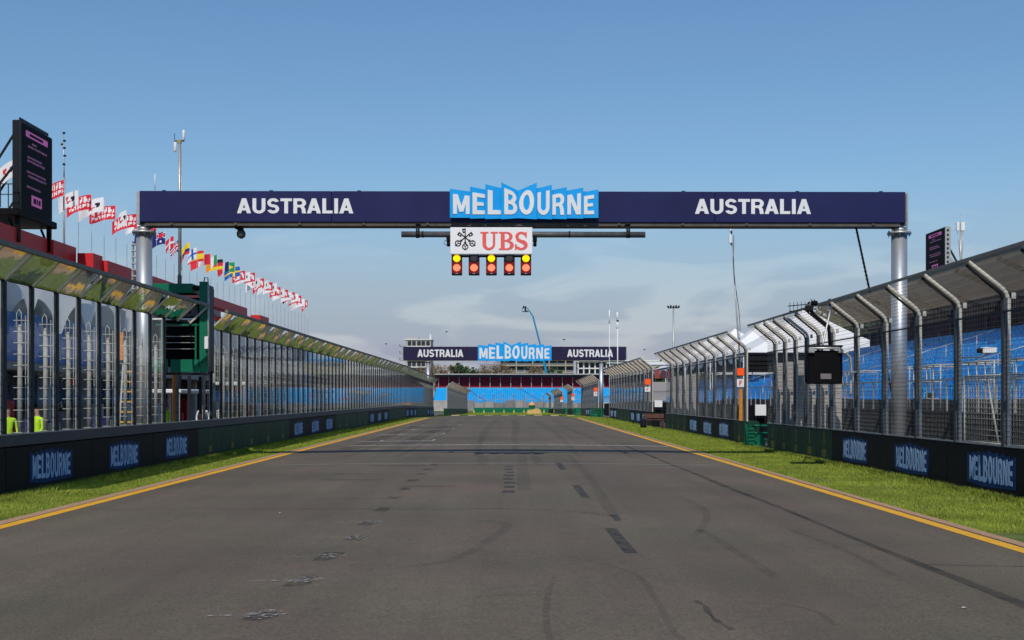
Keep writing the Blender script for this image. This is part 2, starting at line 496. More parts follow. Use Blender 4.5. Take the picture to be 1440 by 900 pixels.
M_MAROON = mat('maroon_cladding', (0.115, 0.030, 0.048), 0.65, var=0.2, scale=3)
M_SEAT = mat('blue_plastic', (0.018, 0.44, 0.88), 0.42, var=0.14, scale=0.9)
M_ROOFU = mat('rusty_roof_sheet', (0.62, 0.48, 0.36), 0.75, var=0.22, scale=1.4)
M_BOOTH = mat('racing_green', (0.006, 0.145, 0.078), 0.42, var=0.15, scale=3)
M_TENT = mat('white_canvas', (0.82, 0.81, 0.79), 0.7, var=0.05, scale=1.5)
M_CREAM = mat('cream_render', (0.50, 0.47, 0.42), 0.8, var=0.1, scale=1.5)
M_ORANGE = mat('orange_paint', (0.62, 0.22, 0.02), 0.5, var=0.12, scale=5)
M_SHADE = mat('shade_cloth', (0.012, 0.012, 0.013), 0.9, var=0.3, scale=3)
M_GLASS = glass_mat('safety_glass', (0.965, 0.98, 0.97), 0.02, 0.97, 8.5, 0.015, .12)
M_CANOPY = glass_mat('canopy_polycarbonate', (0.62, 0.68, 0.60), 0.20, 0.97, 1.8, 0.04)
M_PANE = mat('dark_window', (0.03, 0.04, 0.05), 0.08, var=0.2, scale=1)

# ------------------------------------------------------------------ ground, track
def sheet(name, xs, ys, zfn, m, parent=None, kind='structure'):
    mb = MB(); nx = len(xs)
    vs = [(x, y, zfn(x, y)) for y in ys for x in xs]
    fs = [(j * nx + i, j * nx + i + 1, (j + 1) * nx + i + 1, (j + 1) * nx + i) for j in range(len(ys) - 1) for i in range(nx - 1)]
    mb.add(vs, fs, 0, True)
    return mb.build(name, m, parent, kind=kind)

def frange(a, b, n): return [a + (b - a) * i / n for i in range(n + 1)]
YS = frange(-40, 110, 30) + frange(115, 290, 35)
sheet('ground', [-4000, -400, -80, -40, -22, -14, -10.2, -8.2, 7.1, 9.9, 14, 22, 40, 80, 400, 4000],
      [-600, -100] + YS + [320, 400, 700, 1500, 6000], lambda x, y: dip(y) - 0.02, M_SOIL)
sheet('track', frange(-7.95, 6.85, 26), YS[:YS.index(150.0) + 1] if 150.0 in YS else [y for y in YS if y <= 151], gz, M_ASPH)
mb = MB()                                                  # the track swings right behind the far fence
na = 14; vs = []
for i in range(na + 1):
    a = radians(180 - 75 * i / na)
    for r in frange(13.15, 27.95, 6):
        x, y = 20 + r * cos(a), 150 + r * sin(a)
        vs.append((x, y, dip(y) + 0.004))
mb.add(vs, [(i * 7 + j, i * 7 + j + 1, (i + 1) * 7 + j + 1, (i + 1) * 7 + j) for i in range(na) for j in range(6)])
mb.build('track_bend', M_ASPH, kind='structure')
YE = [y for y in YS if y <= 116]
def strip(name, x0, x1, ys, m, dz, n=1):
    return sheet(name, frange(x0, x1, n), ys, lambda x, y: gz(x, y) + dz, m)
strip('yellow_edge_line', -7.94, -7.69, YE, M_YELLOW, 0.005)
strip('yellow_edge_line', 6.59, 6.83, YE, M_YELLOW, 0.005)
for (x0, x1) in ((-8.16, -7.95), (6.85, 7.06)):
    mb = MB()
    for a, b in zip(YE[:-1], YE[1:]):
        pts = [(x0, a, dip(a) - .05), (x1, a, dip(a) - .05), (x1, a, dip(a) + .012), (x0, a, dip(a) + .018)]
        q = [(x0, b, dip(b) - .05), (x1, b, dip(b) - .05), (x1, b, dip(b) + .012), (x0, b, dip(b) + .018)]
        mb.add(pts + q, [(2, 3, 7, 6), (3, 0, 4, 7), (1, 2, 6, 5)])
    mb.build('concrete_edge_strip', M_TAN, kind='structure')

M_PAINTW = decal_mat('worn_white_paint', (0.55, 0.55, 0.53), 0.9, 5.0, 0.30, 0.58)
M_PAINTF = decal_mat('faded_white_paint', (0.50, 0.49, 0.45), 0.85, 16.0, 0.50, 0.66)
M_RUB = decal_mat('tyre_rubber', (0.016, 0.015, 0.016), 0.55, 2.2, 0.25, 0.7, stretch=(1, .6, 1))
M_RUB2 = decal_mat('faint_tyre_rubber', (0.020, 0.018, 0.018), 0.20, 1.6, 0.3, 0.75)
M_TAR = decal_mat('tar_repair', (0.018, 0.018, 0.018), 0.72, 7, 0.30, 0.70, rough=0.6)
M_LIGHTP = decal_mat('pale_joint', (0.27, 0.25, 0.225), 0.7, 1.2, 0.2, 0.65)

def ribbon(mb, pts, w, dz, mi=0):
    """flat band along (x, y) points lying on the track"""
    pts = [Vector(p) for p in pts]; vs = []
    for i, p in enumerate(pts):
        d = (pts[min(i + 1, len(pts) - 1)] - pts[max(i - 1, 0)]).normalized()
        ww = w(i / (len(pts) - 1)) if callable(w) else w
        nn = Vector((-d.y, d.x)) * ww / 2
        for q in (p + nn, p - nn): vs.append((q.x, q.y, gz(q.x, q.y) + dz))
    mb.add(vs, [(2 * i + 1, 2 * i + 3, 2 * i + 2, 2 * i) for i in range(len(pts) - 1)])
def gpt(x, y):
    Y = CAM_H * FPX / (y - VY)
    for _ in range(3):
        z = gz((x - VX) / FPX * Y, Y); Y = (CAM_H - z) * FPX / (y - VY)
    return ((x - VX) / FPX * Y, Y)
def smooth_pts(px, n=8):
    """Catmull-Rom through photo points laid on the road"""
    p = [Vector(gpt(*q)) for q in px]; p = [p[0] * 2 - p[1]] + p + [p[-1] * 2 - p[-2]]; out = []
    for i in range(1, len(p) - 2):
        for k in range(n):
            t = k / n
            out.append(0.5 * ((2 * p[i]) + (p[i + 1] - p[i - 1]) * t + (2 * p[i - 1] - 5 * p[i] + 4 * p[i + 1] - p[i + 2]) * t * t
                              + (3 * p[i] - p[i - 1] - 3 * p[i + 1] + p[i + 2]) * t ** 3))
    out.append(p[-2]); return out
# start line and grid slots
mb = MB(); ribbon(mb, [(x, 46.3) for x in frange(-6.5, 6.5, 20)], 0.42, 0.006)
mb.build('start_line', M_PAINTW, kind='structure')
mb = MB()
for (xa, xb, y) in ((505, 607, 620.5), (537, 622, 611), (558, 636, 604), (573, 645, 598), (600, 652, 593.5)):
    a, b = gpt(xa, y), gpt(xb, y); Y = (a[1] + b[1]) / 2
    ribbon(mb, [(x, Y) for x in frange(a[0], b[0], 4)], 0.4, 0.006)
    ribbon(mb, [(b[0], Y), (b[0], Y + 1.6)], 0.13, 0.006)
    ribbon(mb, [(a[0] + (b[0] - a[0]) * .3, Y), (a[0] + (b[0] - a[0]) * .3, Y + 1.2)], 0.13, 0.006)
mb.build('grid_slot_marking', M_PAINTW, kind='structure')
# dark launch rubber in the grid slots
mb = MB()
for (xa, xb, y) in ((505, 607, 620.5), (537, 622, 611), (558, 636, 604), (573, 645, 598)):
    for f in (.18, .72):
        a = gpt(xa + (xb - xa) * f, y)
        ribbon(mb, [(a[0], a[1] - 9), (a[0], a[1]), (a[0] + .05, a[1] + 8)], 0.75, 0.0045)
mb.build('launch_rubber', M_RUB2, kind='structure')
# old slot remains on the left and their ground-off patches
mb = MB(); mb2 = MB(); mb3 = MB()
for (x, y) in ((370, 866), (425, 817), (462, 783), (500, 757), (518, 735), (537, 717), (553, 700.5), (570, 687), (580, 676), (592, 667), (602, 660), (610, 654)):
    gx, gy = gpt(x, y)
    ribbon(mb, [(gx - .03 + .04 * sin(y), gy - .3 - .08 * cos(y * 3)), (gx, gy), (gx + .02, gy + .3 + .1 * sin(y * 2))], lambda t: .23 + .06 * sin(y + 5 * t), 0.0045)
    if y > 725:
        ribbon(mb2, [(gx - .11, gy - .1), (gx + .12, gy + .2)], 0.3, 0.009)
        ribbon(mb2, [(gx - .55, gy - .02), (gx - .22, gy)], 0.05, 0.009)
for (xa, xb, y) in ((130, 640, 717), (455, 540, 675), (470, 535, 667), (520, 600, 655), (445, 540, 701), (560, 640, 684), (1285, 1440, 794)):
    a, b = gpt(xa, y), gpt(xb, y + (3 if y > 790 else 0))
    ribbon(mb3, [(a[0] + (b[0] - a[0]) * t, a[1] + (b[1] - a[1]) * t) for t in frange(0, 1, 6)], 0.055 if y > 700 else 0.16, 0.0045)
mb.build('ground_off_patch', decal_mat('ground_off', (0.022, 0.021, 0.021), 0.55, 6, 0.30, 0.72), kind='structure')
mb2.build('old_slot_paint', M_PAINTF, kind='structure')
mb3.build('asphalt_joint', M_RUB, kind='structure')
mb = MB()
for (a, b) in (((1.52, 14.1), (1.50, 16.8)), ((1.49, 21.9), (1.48, 25)), ((1.47, 30.4), (1.46, 33.5))):
    ribbon(mb, [a, b], 0.17, 0.005)
for k in range(8): ribbon(mb, [(-.02 + .03 * (k % 3), 23 + k * 1.2), (.02, 23.55 + k * 1.2)], 0.26 - .02 * (k % 2), 0.005)
mb.build('tar_patch', M_TAR, kind='structure')
mb = MB()
ribbon(mb, [(4.86 - .0035 * (y - 10) + .02 * sin(y * .7), y) for y in frange(6, 48, 42)], lambda t: 0.14 + .04 * sin(t * 17), 0.005)
mb.build('tar_seam', M_RUB, kind='structure')
mb = MB()
ribbon(mb, smooth_pts([(978, 845), (990, 852), (1000, 866), (1012, 876), (1030, 886)]), lambda t: 0.045 + .02 * sin(t * 21), 0.005)
ribbon(mb, smooth_pts([(862, 724), (868, 730), (869, 733)]), 0.12, 0.005)
mb.build('tar_crack', M_TAR, kind='structure')
mb = MB()
for px, w in (([(560, 800), (640, 786), (690, 758), (714, 740), (700, 734), (670, 733)], .16), ([(645, 716), (720, 716), (800, 719), (860, 726)], .2),
              ([(800, 640), (830, 672), (850, 705), (866, 728)], .2), ([(773, 900), (768, 870), (770, 840), (780, 812)], .06),
              ([(815, 787), (890, 806), (920, 840), (945, 885), (960, 900)], .07), ([(1045, 848), (1110, 852), (1150, 862), (1175, 880)], .06),
              ([(985, 745), (1030, 772), (1070, 798), (1100, 818)], .14), ([(1110, 745), (1190, 775), (1260, 812)], .12),
              ([(640, 845), (700, 838), (760, 836)], .06), ([(960, 700), (990, 716), (992, 735), (975, 755)], .12),
              ([(735, 640), (735, 660), (738, 690)], .3), ([(680, 640), (678, 655)], .35), ([(745, 632), (760, 655)], .3)):
    ribbon(mb, smooth_pts(px), w, 0.0055)
mb.build('tyre_mark', M_RUB2, kind='structure')
mb = MB()
for x0 in (-5.2, -3.6, -1.2, .4, 2.4, 3.9):
    ribbon(mb, [(x0 + .15 * sin(y * .09 + x0), y) for y in frange(37, 100, 21)], lambda t: .5 * (.35 + t), 0.0042)
mb.build('racing_line_rubber', M_RUB2, kind='structure')
mb = MB(); ribbon(mb, [(x, 33.2 + .05 * sin(x)) for x in frange(-7, 6.5, 16)], 0.45, 0.0048)
mb.build('pale_asphalt_joint', M_LIGHTP, kind='structure')
sheet('pit_lane', [-40, -30, -24, -19, -14, -10.8], [y for y in YS if y <= 290], lambda x, y: dip(y) + 0.01, M_LANE)
sheet('service_road', [10.6, 14, 24, 40], [y for y in YS if y <= 156], lambda x, y: dip(y) + 0.01, M_LANE)

# grass blades on the verges (one uncountable mass)
import numpy as np
def blades(name, zones, mats, seed):
    rng = np.random.default_rng(seed); V = []; F = []; MI = []; o = 0
    for (x0, x1, y0, y1, n, h0, h1, w) in zones:
        x = rng.uniform(x0, x1, n); y = y0 + (y1 - y0) * rng.random(n) ** 1.5
        if x1 - x0 > 1.0:                                 # thinner and thicker patches
            k = (np.sin(x * 3.1 + y * .9) + np.sin(y * 1.7 - x * 2.3) + rng.normal(0, 1.2, n)) > -1.35
            x, y = x[k], y[k]
        n = len(x); h = rng.uniform(h0, h1, n); a = rng.uniform(0, 2 * pi, n)
        ww = w * (1 + np.maximum(0, y - 25) / 18)
        lx = rng.normal(0, .45, n) * h; ly = rng.normal(.1, .45, n) * h
        z = np.where(y > 110, -0.0105 * (y - 110), 0) - 0.02
        b = np.stack([x, y, z], 1); d = np.stack([np.cos(a) * ww, np.sin(a) * ww * .5, np.zeros(n)], 1)
        t = b + np.stack([lx, ly, h], 1)
        V.append(np.stack([b - d, b + d, t], 1).reshape(-1, 3))
        F.append(np.arange(n * 3).reshape(-1, 3) + o); o += n * 3
        MI.append(rng.integers(0, len(mats), n))
    V = np.concatenate(V); F = np.concatenate(F); MI = np.concatenate(MI)
    me = bpy.data.meshes.new(name)
    me.vertices.add(len(V)); me.vertices.foreach_set('co', V.ravel().astype('f'))
    me.loops.add(len(F) * 3); me.loops.foreach_set('vertex_index', F.ravel().astype('i'))
    me.polygons.add(len(F)); me.polygons.foreach_set('loop_start', np.arange(len(F), dtype='i') * 3)
    me.polygons.foreach_set('loop_total', np.full(len(F), 3, dtype='i'))
    for m in mats: me.materials.append(m)
    me.polygons.foreach_set('material_index', MI.astype('i'))
    me.update(); me.validate()
    return link(name, me, kind='stuff', label='short mown green grass on the verges beside the track', cat='grass')
GR = [mat('grass_a', (0.195, 0.255, 0.026), 0.8, var=0.4, scale=.7), mat('grass_b', (0.27, 0.30, 0.05), 0.8, var=0.4, scale=.7),
      mat('grass_c', (0.125, 0.185, 0.018), 0.8, var=0.4, scale=.7)]
blades('grass', [(-8.36, -8.18, 19, 60, 5000, .015, .05, .008), (7.10, 7.28, 17, 60, 5000, .015, .05, .008), (-10.1, -8.24, 19, 60, 90000, .02, .055, .007), (-10.16, -9.7, 19, 70, 22000, .06, .15, .009), (-10.1, -8.24, 60, 120, 26000, .03, .07, .012),
                 (7.16, 9.9, 17, 60, 125000, .02, .055, .007), (9.5, 9.9, 17, 70, 22000, .06, .15, .009), (7.16, 9.9, 60, 160, 40000, .03, .07, .012),
                 (-9.5, 9, 155, 285, 20000, .05, .12, .03)], GR, 3)

# ------------------------------------------------------------------ MELBOURNE barrier banner (shared)
def banner_outline(w, h, n=9):
    top = []; 
    for i in range(n):
        c = 1 - abs((i + .5) / n * 2 - 1); hh = h * (.80 + .12 * c)
        top += [(w * i / n, hh * (1.06 if i < n / 2 else .97)), (w * (i + 1) / n - .001, hh * (.97 if i < n / 2 else 1.06))]
    pts = [(0, 0.06 * h), (w * .35, 0), (w * .7, .03 * h), (w, .05 * h)] + top[::-1]
    return pts
def melbourne2d(w, h):
    vs, fs = [], []; n = 9; x = 0
    for i, c in enumerate('MELBOURNE'):
        V, F = glyph(c); cw = w / n; mid = 1 - abs((i + .5) / n * 2 - 1); hh = h * (.84 + .16 * mid)
        sl = .07 * h * (-1 if i < 4 else 1 if i > 4 else 0); o = len(vs); gw = GLYPHS[c][0]
        for u, v in V:
            uu = u / gw
            vs.append((x + cw * (.06 + .86 * uu), (h - hh) * .35 + hh * v + (sl * (uu - .5) if v > .5 else -sl * .35 * (uu - .5))))
        fs += [tuple(k + o for k in f) for f in F]; x += cw
    return vs, fs
def banner_mesh(side):
    w, h = 2.35, .80; mb = MB()
    out = union2d([banner_outline(w, h)])
    fn = (lambda u, v, d: (d, w / 2 - u, v)) if side > 0 else (lambda u, v, d: (d, u - w / 2, v))
    # side>0: face looks to +X (left wall); text reads left to right as Y grows towards the horizon
    if side > 0: fn = lambda u, v, d: (d, u - w / 2, v)
    else: fn = lambda u, v, d: (-d, w / 2 - u, v)
    mb.plate2d(out, fn, .004, 0)
    V, F = melbourne2d(2.12, .56)
    fn2 = lambda u, v, d: fn(u + .115, v + .09, d)
    mb.plate2d((V, F), fn2, .008, 1)
    return mb.mesh('banner', [M_BANBLUE, M_BANTXT])
BAN = {1: banner_mesh(1), -1: banner_mesh(-1)}
def crest_mesh(side):
    mb = MB(); sg = side
    def q(y0, y1, z0, z1):
        mb.box(0, y0, z0, sg * .005, y1, z1)
    q(-.22, .22, .12, .36)
    for k in range(7): q(-.05, .05 - .02 * (k % 2), .46 + k * .065, .505 + k * .065)
    mb2 = MB()
    return mb.mesh('crest_print', [M_GOLD])
CREST = {1: crest_mesh(1), -1: crest_mesh(-1)}

def barrier_wall(label, X, side, Y0, pattern, h=1.0):
    """side=+1: the face looks to +X"""
    root = thing('barrier_wall', label, 'barrier', (X, Y0, dip(Y0)))
    y = Y0
    cache = {}
    for (L, kind) in pattern:
        z0, z1 = dip(y), dip(y + L)
        mb = MB(); g = .012; t = -side * .6
        o = [(0, g), (t, g), (t, L - g), (0, L - g)]
        a = 0.035
        v = [(0, g, -.03), (t, g, -.03), (t, L - g, z1 - z0 - .03), (0, L - g, z1 - z0 - .03),
             (0, g, h - a), (t, g, h - a), (t, L - g, h - a + z1 - z0), (0, L - g, h - a + z1 - z0),
             (-side * a, g, h), (t + side * a, g, h), (t + side * a, L - g, h + z1 - z0), (-side * a, L - g, h + z1 - z0)]
        fs = [(0, 1, 5, 4), (1, 2, 6, 5), (2, 3, 7, 6), (3, 0, 4, 7), (4, 5, 9, 8), (5, 6, 10, 9), (6, 7, 11, 10), (7, 4, 8, 11), (8, 9, 10, 11), (3, 2, 1, 0)]
        if side < 0: fs = [f[::-1] for f in fs]
        mb.add(v, fs)
        key = (L, kind in 'G', round(z1 - z0, 4))
        if key not in cache: cache[key] = mb.mesh('block', [M_WALLG if kind == 'G' else M_WALLB])
        b = link('block', cache[key], root, loc=(0, y - Y0, z0 - dip(Y0)))
        if kind == 'M':
            link('banner', BAN[side], b, loc=(side * .001, L / 2 + random.uniform(-.06, .06), .13 + random.uniform(-.02, .02)), rot=(radians(random.uniform(-.9, .9)), 0, 0))
        if kind == 'G':
            link('crest', CREST[side], b, loc=(side * .001, L / 2, .02))
        y += L
    return root
Lp = [(4.75, 'M')] * 5 + [(3.1, 'G')] * 5 + [(4.75, 'M')] * 3 + [(3.1, 'G')] * 5 + [(4.75, 'M')] * 3 + [(3.1, 'G')] * 5 + [(4.75, 'M')] * 3 + [(3.1, 'G')] * 5 + [(4.4, 'M')] * 3
barrier_wall('long low black and green barrier under the glass screen, printed with MELBOURNE', -10.16, 1, 13.5, Lp)

# ------------------------------------------------------------------ glass screen on the left
def rail(mb, x, z, y0, y1, w, h, mi=0):
    ys = [y0] + ([110.0] if y0 < 110 < y1 else []) + [y1]
    for a, b in zip(ys[:-1], ys[1:]):
        mb.bar((x, a, z + dip(a)), (x, b, z + dip(b)), w, h, mi)
FX = -10.22
root = thing('glass_screen', 'tall glass debris screen with inward leaning canopy along the pit wall', 'fence', (FX, 20, 1.0))
SP = 1.34; N0, N1 = -2, 98
pm = MB(); pm.box(-.045, -.055, 0, .045, .055, 3.38, 0).box(-.052, -.072, .24, -.026, -.056, 3.36, 1); post_me = pm.mesh('post', [M_SLATE, M_GALV])
short_me = MB().box(-.045, -.055, 0, .045, .055, 1.70, 0).mesh('post', [M_SLATE])
rm = MB(); rm.bar((0, 0, 3.36), (.60, 0, 3.92), .055, .07, 0, up=(0, 1, 0)).box(-.04, -.03, 3.38, .02, .03, 3.46, 0); rib_me = rm.mesh('rib', [M_RIB])
gm = MB(); gm.box(-.006, .066, .24, .006, SP - .066, 3.33); glass_me = gm.mesh('glass_pane', [M_GLASS])
can_var = []                                               # each sheet sits a little differently in its frame
for k in range(9):
    an = radians(43.0 + (k * 37 % 9) * .95); tw = radians((k * 5 % 9 - 4) * .5)
    dv = Vector((cos(an), 0, sin(an))) * .80; dw = Vector((cos(an + tw), 0, sin(an + tw))) * .80; nn = Vector((-sin(an), 0, cos(an)))
    c0 = Vector((.02, .04, 3.37)); cm = MB()
    cm.slab([c0, c0 + dv * .98, c0 + dw * .98 + Vector((0, SP - .08, 0)), c0 + Vector((0, SP - .08, 0))], nn, .010); can_var.append(cm.mesh('canopy_pane', [M_CANOPY]))
tm = MB(); tm.tube([(-.24, 0, 0), (-.24, 0, 2.5)], .052, 10); tm.tube([(-.24, 0, 2.5), (-.24, 0, 2.56)], [.052, .03], 10); tube_me = tm.mesh('back_tube', [M_CONC])
lm = MB()
for k in range(11): lm.bar((-.36, -.05, .25 + k * .24), (-.05, -.05, .25 + k * .24), .014)
lm.bar((-.10, -.05, .1), (-.10, -.05, 2.75), .014); lm.tube([(-.19, -.05, 2.45), (-.19, -.05, 2.8), (-.24, -.05, 2.88), (-.29, -.05, 2.8), (-.29, -.05, 2.45)], .012, 5)
lad_me = lm.mesh('ladder', [M_RIB])
for n in range(N0, N1 + 1):
    Y = 23.03 + SP * n; z = dip(Y); gap = 36.0 < Y < 38.6 or 36.0 < Y + SP < 38.8
    if not (34.0 < Y < 38.0):
        link('post', post_me, root, loc=(0, Y - 20, z))
    else: link('post', short_me, root, loc=(0, Y - 20, z))
    if not (36.6 < Y < 38.0): link('rib', rib_me, root, loc=(0, Y - 20, z))
    if not (34.5 < Y < 39): link('back_tube', tube_me, root, loc=(0, Y - 20, z))
    if n < 60 and not (34.5 < Y < 39): link('ladder', lad_me, root, loc=(0, Y - 20, z))
    if n == N1: break
    if not (33.2 < Y < 38.6): link('glass_pane', glass_me, root, loc=(.02, Y - 20, z))
    if not gap: link('canopy_pane', can_var[(n * 4 + n // 5) % 9], root, loc=(0, Y - 20, z))
for (a, b) in ((20.2, 36.35), (38.75, 154.5)):
    mb = MB(); rail(mb, FX + .62, 4.94, a, b, .11, .09)
    o = mb.build('top_rail', M_RAILT, root); o.matrix_parent_inverse = Matrix.Translation((-FX, -20, -1.0))
    mb = MB(); rail(mb, FX + .0, 4.40, a, b, .06, .06)
    o = mb.build('eaves_rail', M_SLATE, root); o.matrix_parent_inverse = Matrix.Translation((-FX, -20, -1.0))
mb = MB(); rail(mb, FX, 1.12, 20.2, 154.5, .16, .23)
o = mb.build('bottom_rail', M_RAILS, root); o.matrix_parent_inverse = Matrix.Translation((-FX, -20, -1.0))
mb = MB(); rail(mb, FX, 1.245, 20.2, 154.5, .18, .02)
o = mb.build('sill_strip', M_GALV, root); o.matrix_parent_inverse = Matrix.Translation((-FX, -20, -1.0))

# ------------------------------------------------------------------ wire debris fences
def wires(y0, y1, side, base, bend, top, over, sp=.085, t=.0055, hs=.105):
    """side=-1: leans to -X (right-hand fence); coordinates relative to (X, y0, ground)"""
    mb = MB(); L = y1 - y0; n = max(2, int(L / sp))
    slope = (dip(y1) - dip(y0)) / L
    def tri(p, q, r, mi=0):
        p, q = Vector(p), Vector(q); d = (q - p).normalized(); u = Vector((1, 0, 0)) if abs(d.x) < .9 else Vector((0, 1, 0))
        a = d.cross(u).normalized(); b = d.cross(a)
        vs = [c + (a * cos(k * 2.0944) + b * sin(k * 2.0944)) * r for c in (p, q) for k in range(3)]
        mb.add(vs, [(0, 1, 4, 3), (1, 2, 5, 4), (2, 0, 3, 5)], mi)
    for i in range(n + 1):
        y = L * i / n; z = slope * y
        tri((0, y, base + z), (0, y, bend + z), t / 2); tri((0, y, bend + z), (side * over, y, top + z), t * .5, 1)
    k = int((bend - base) / hs)
    for i in range(k + 1):
        z = base + (bend - base) * i / k; tri((0, 0, z), (0, L, z + slope * L), t * .75)
    k = int(math.hypot(over, top - bend) / (hs * .9))
    for i in range(1, k + 1):
        f = i / k; tri((side * over * f, 0, bend + (top - bend) * f), (side * over * f, L, bend + (top - bend) * f + slope * L), t * .95, 1)
    return mb
fp = MB(); fp.box(-.075, -.06, 0, -.002, .06, 3.0, 0).box(0, -.07, 0, .062, -.055, 2.98, 1).box(.035, -.054, 0, .050, .08, 2.98, 0)
fp.box(.085, -.066, 2.98, .17, -.056, 3.10, 1)
fpost_me = fp.mesh('post', [M_RAILS, M_RIB])  # shaded web side and lit flange face put into the two colours
fr = MB(); fr.tube([(.02, -.01, 2.94), (.015, -.01, 3.03), (-.01, -.01, 3.10), (-.06, -.01, 3.165), (-.14, -.01, 3.235), (-.78, -.01, 3.74)], .046, 8, 0).tube([(-.06, -.005, 2.95), (-.075, -.005, 3.03), (-.12, -.005, 3.10), (-.80, -.005, 3.655)], .03, 6, 1); frib_me = fr.mesh('rib', [M_RIB, M_DARK])
sb = MB(); sb.box(-.01, 0, .02, .20, .03, 2.30)
for k in range(15): sb.box(.0, -.012, .08 + k * .15, .19, 0, .16 + k * .15)
slat_me = sb.mesh('slat_board', [mat('pale_timber_board', (0.40, 0.37, 0.34), 0.8, var=.15, scale=4, stretch=(1, 1, 6))])
def debris_fence(label, X, Y0, Y1, first, SPC=2.44, boards=(), side=-1, dense=1e9):
    root = thing('debris_fence', label, 'fence', (X, Y0, 1.0 + dip(Y0)), group='wire debris fences along the right of the track' if side < 0 else None)
    z0 = dip(Y0)
    y = first
    while y < Y1 + .01:
        for me, nm in ((fpost_me, 'post'), (frib_me, 'rib')):
            o = link(nm, me, root, loc=(0, y - Y0, dip(y) - z0))
            if side > 0: o.scale.x = -1
        y += SPC if y < dense else 1.5
    o = wires(Y0, Y1, side, 0.02, 3.08, 3.72, .78).build('wire_mesh', [M_WIRE, M_WIRE_LIT], root, kind='stuff'); o.location = (side * .045, 0, 0)
    inv = Matrix.Translation((-X, -Y0, -(1.0 + z0)))
    for nm, x, z, w, m in (('top_rail', X + side * .80, 4.76, .055, M_RAILT), ('mid_cable', X + side * .06, 3.72, .035, M_DARK), ('bottom_cable', X + side * .06, 1.03, .03, M_GALV)):
        mb = MB(); rail(mb, x, z, Y0, Y1, w, w); o = mb.build(nm, m, root); o.matrix_parent_inverse = inv
    for (a, b) in boards:
        y = first
        while y < Y1 + .01:
            if a <= y <= b: link('slat_board', slat_me, root, loc=(.15, y - Y0 + .25, dip(y) - z0))
            y += SPC if y < dense else 1.5
    return root
RX = 9.98
debris_fence('nearest wire debris fence with dark posts in front of the right grandstand', RX, 12.0, 43.6, 13.06, boards=((34.9, 43.5),), dense=34.5)
barrier_wall('black and green barrier under the nearest wire fence, MELBOURNE banners towards the camera', 9.92, -1, 11.9, [(4.6, 'M')] * 5 + [(1.74, 'G')] * 5)
debris_fence('second wire debris fence along the right, between the green marshal gap and the brown bench', RX, 47.7, 71.5, 47.75, boards=((62, 71.5),))
barrier_wall('green and black barrier under the second wire fence, three MELBOURNE banners', 9.92, -1, 47.7, [(2.5, 'G')] + [(4.35, 'M')] * 3 + [(2.2, 'G')] * 4)
debris_fence('third wire debris fence along the right, just before the post of the far gantry', RX, 79.0, 111.0, 79.05)
barrier_wall('dark barrier with MELBOURNE banners under the third wire fence', 9.92, -1, 79.0, [(2.2, 'B')] + [(3.9, 'M')] * 3 + [(2.8, 'G')] * 4 + [(3.45, 'M')] * 2)
debris_fence('fourth wire debris fence, directly behind the post of the far gantry', RX - .05, 126.0, 155.0, 126.05)
barrier_wall('barrier under the fourth wire fence with narrow pale banners', 9.87, -1, 126.0, [(2.9, 'G')] * 3 + [(3.6, 'M')] * 3 + [(2.4, 'G')] * 4)
debris_fence('fifth wire debris fence, short piece standing alone before the far blue seats', RX - .05, 176.0, 191.0, 176.05)
barrier_wall('short dark barrier under the fifth wire fence', 9.87, -1, 176.0, [(3.0, 'B')] * 5)
debris_fence('sixth wire debris fence, low dark piece near the end of the straight', RX - .05, 209.0, 246.0, 209.05, SPC=3.0)
barrier_wall('green barrier under the sixth wire fence near the end of the straight', 9.87, -1, 209.0, [(3.7, 'G')] * 10)
debris_fence('last narrow wire debris fence on the right, in front of the far green hoarding', RX - .05, 263.0, 280.0, 263.05, SPC=3.0)
barrier_wall('low barrier under the last narrow wire fence on the right', 9.87, -1, 263.0, [(3.4, 'B')] * 5)
# left continuation, stepping in towards the track
debris_fence('dark wire debris fence closing the left side beyond the glass screen', -8.6, 160.0, 238.0, 160.05, side=1, SPC=2.6)
barrier_wall('dark green barrier under the wire fence beyond the glass screen', -8.5, 1, 160.0, [(5.2, 'G')] * 15)
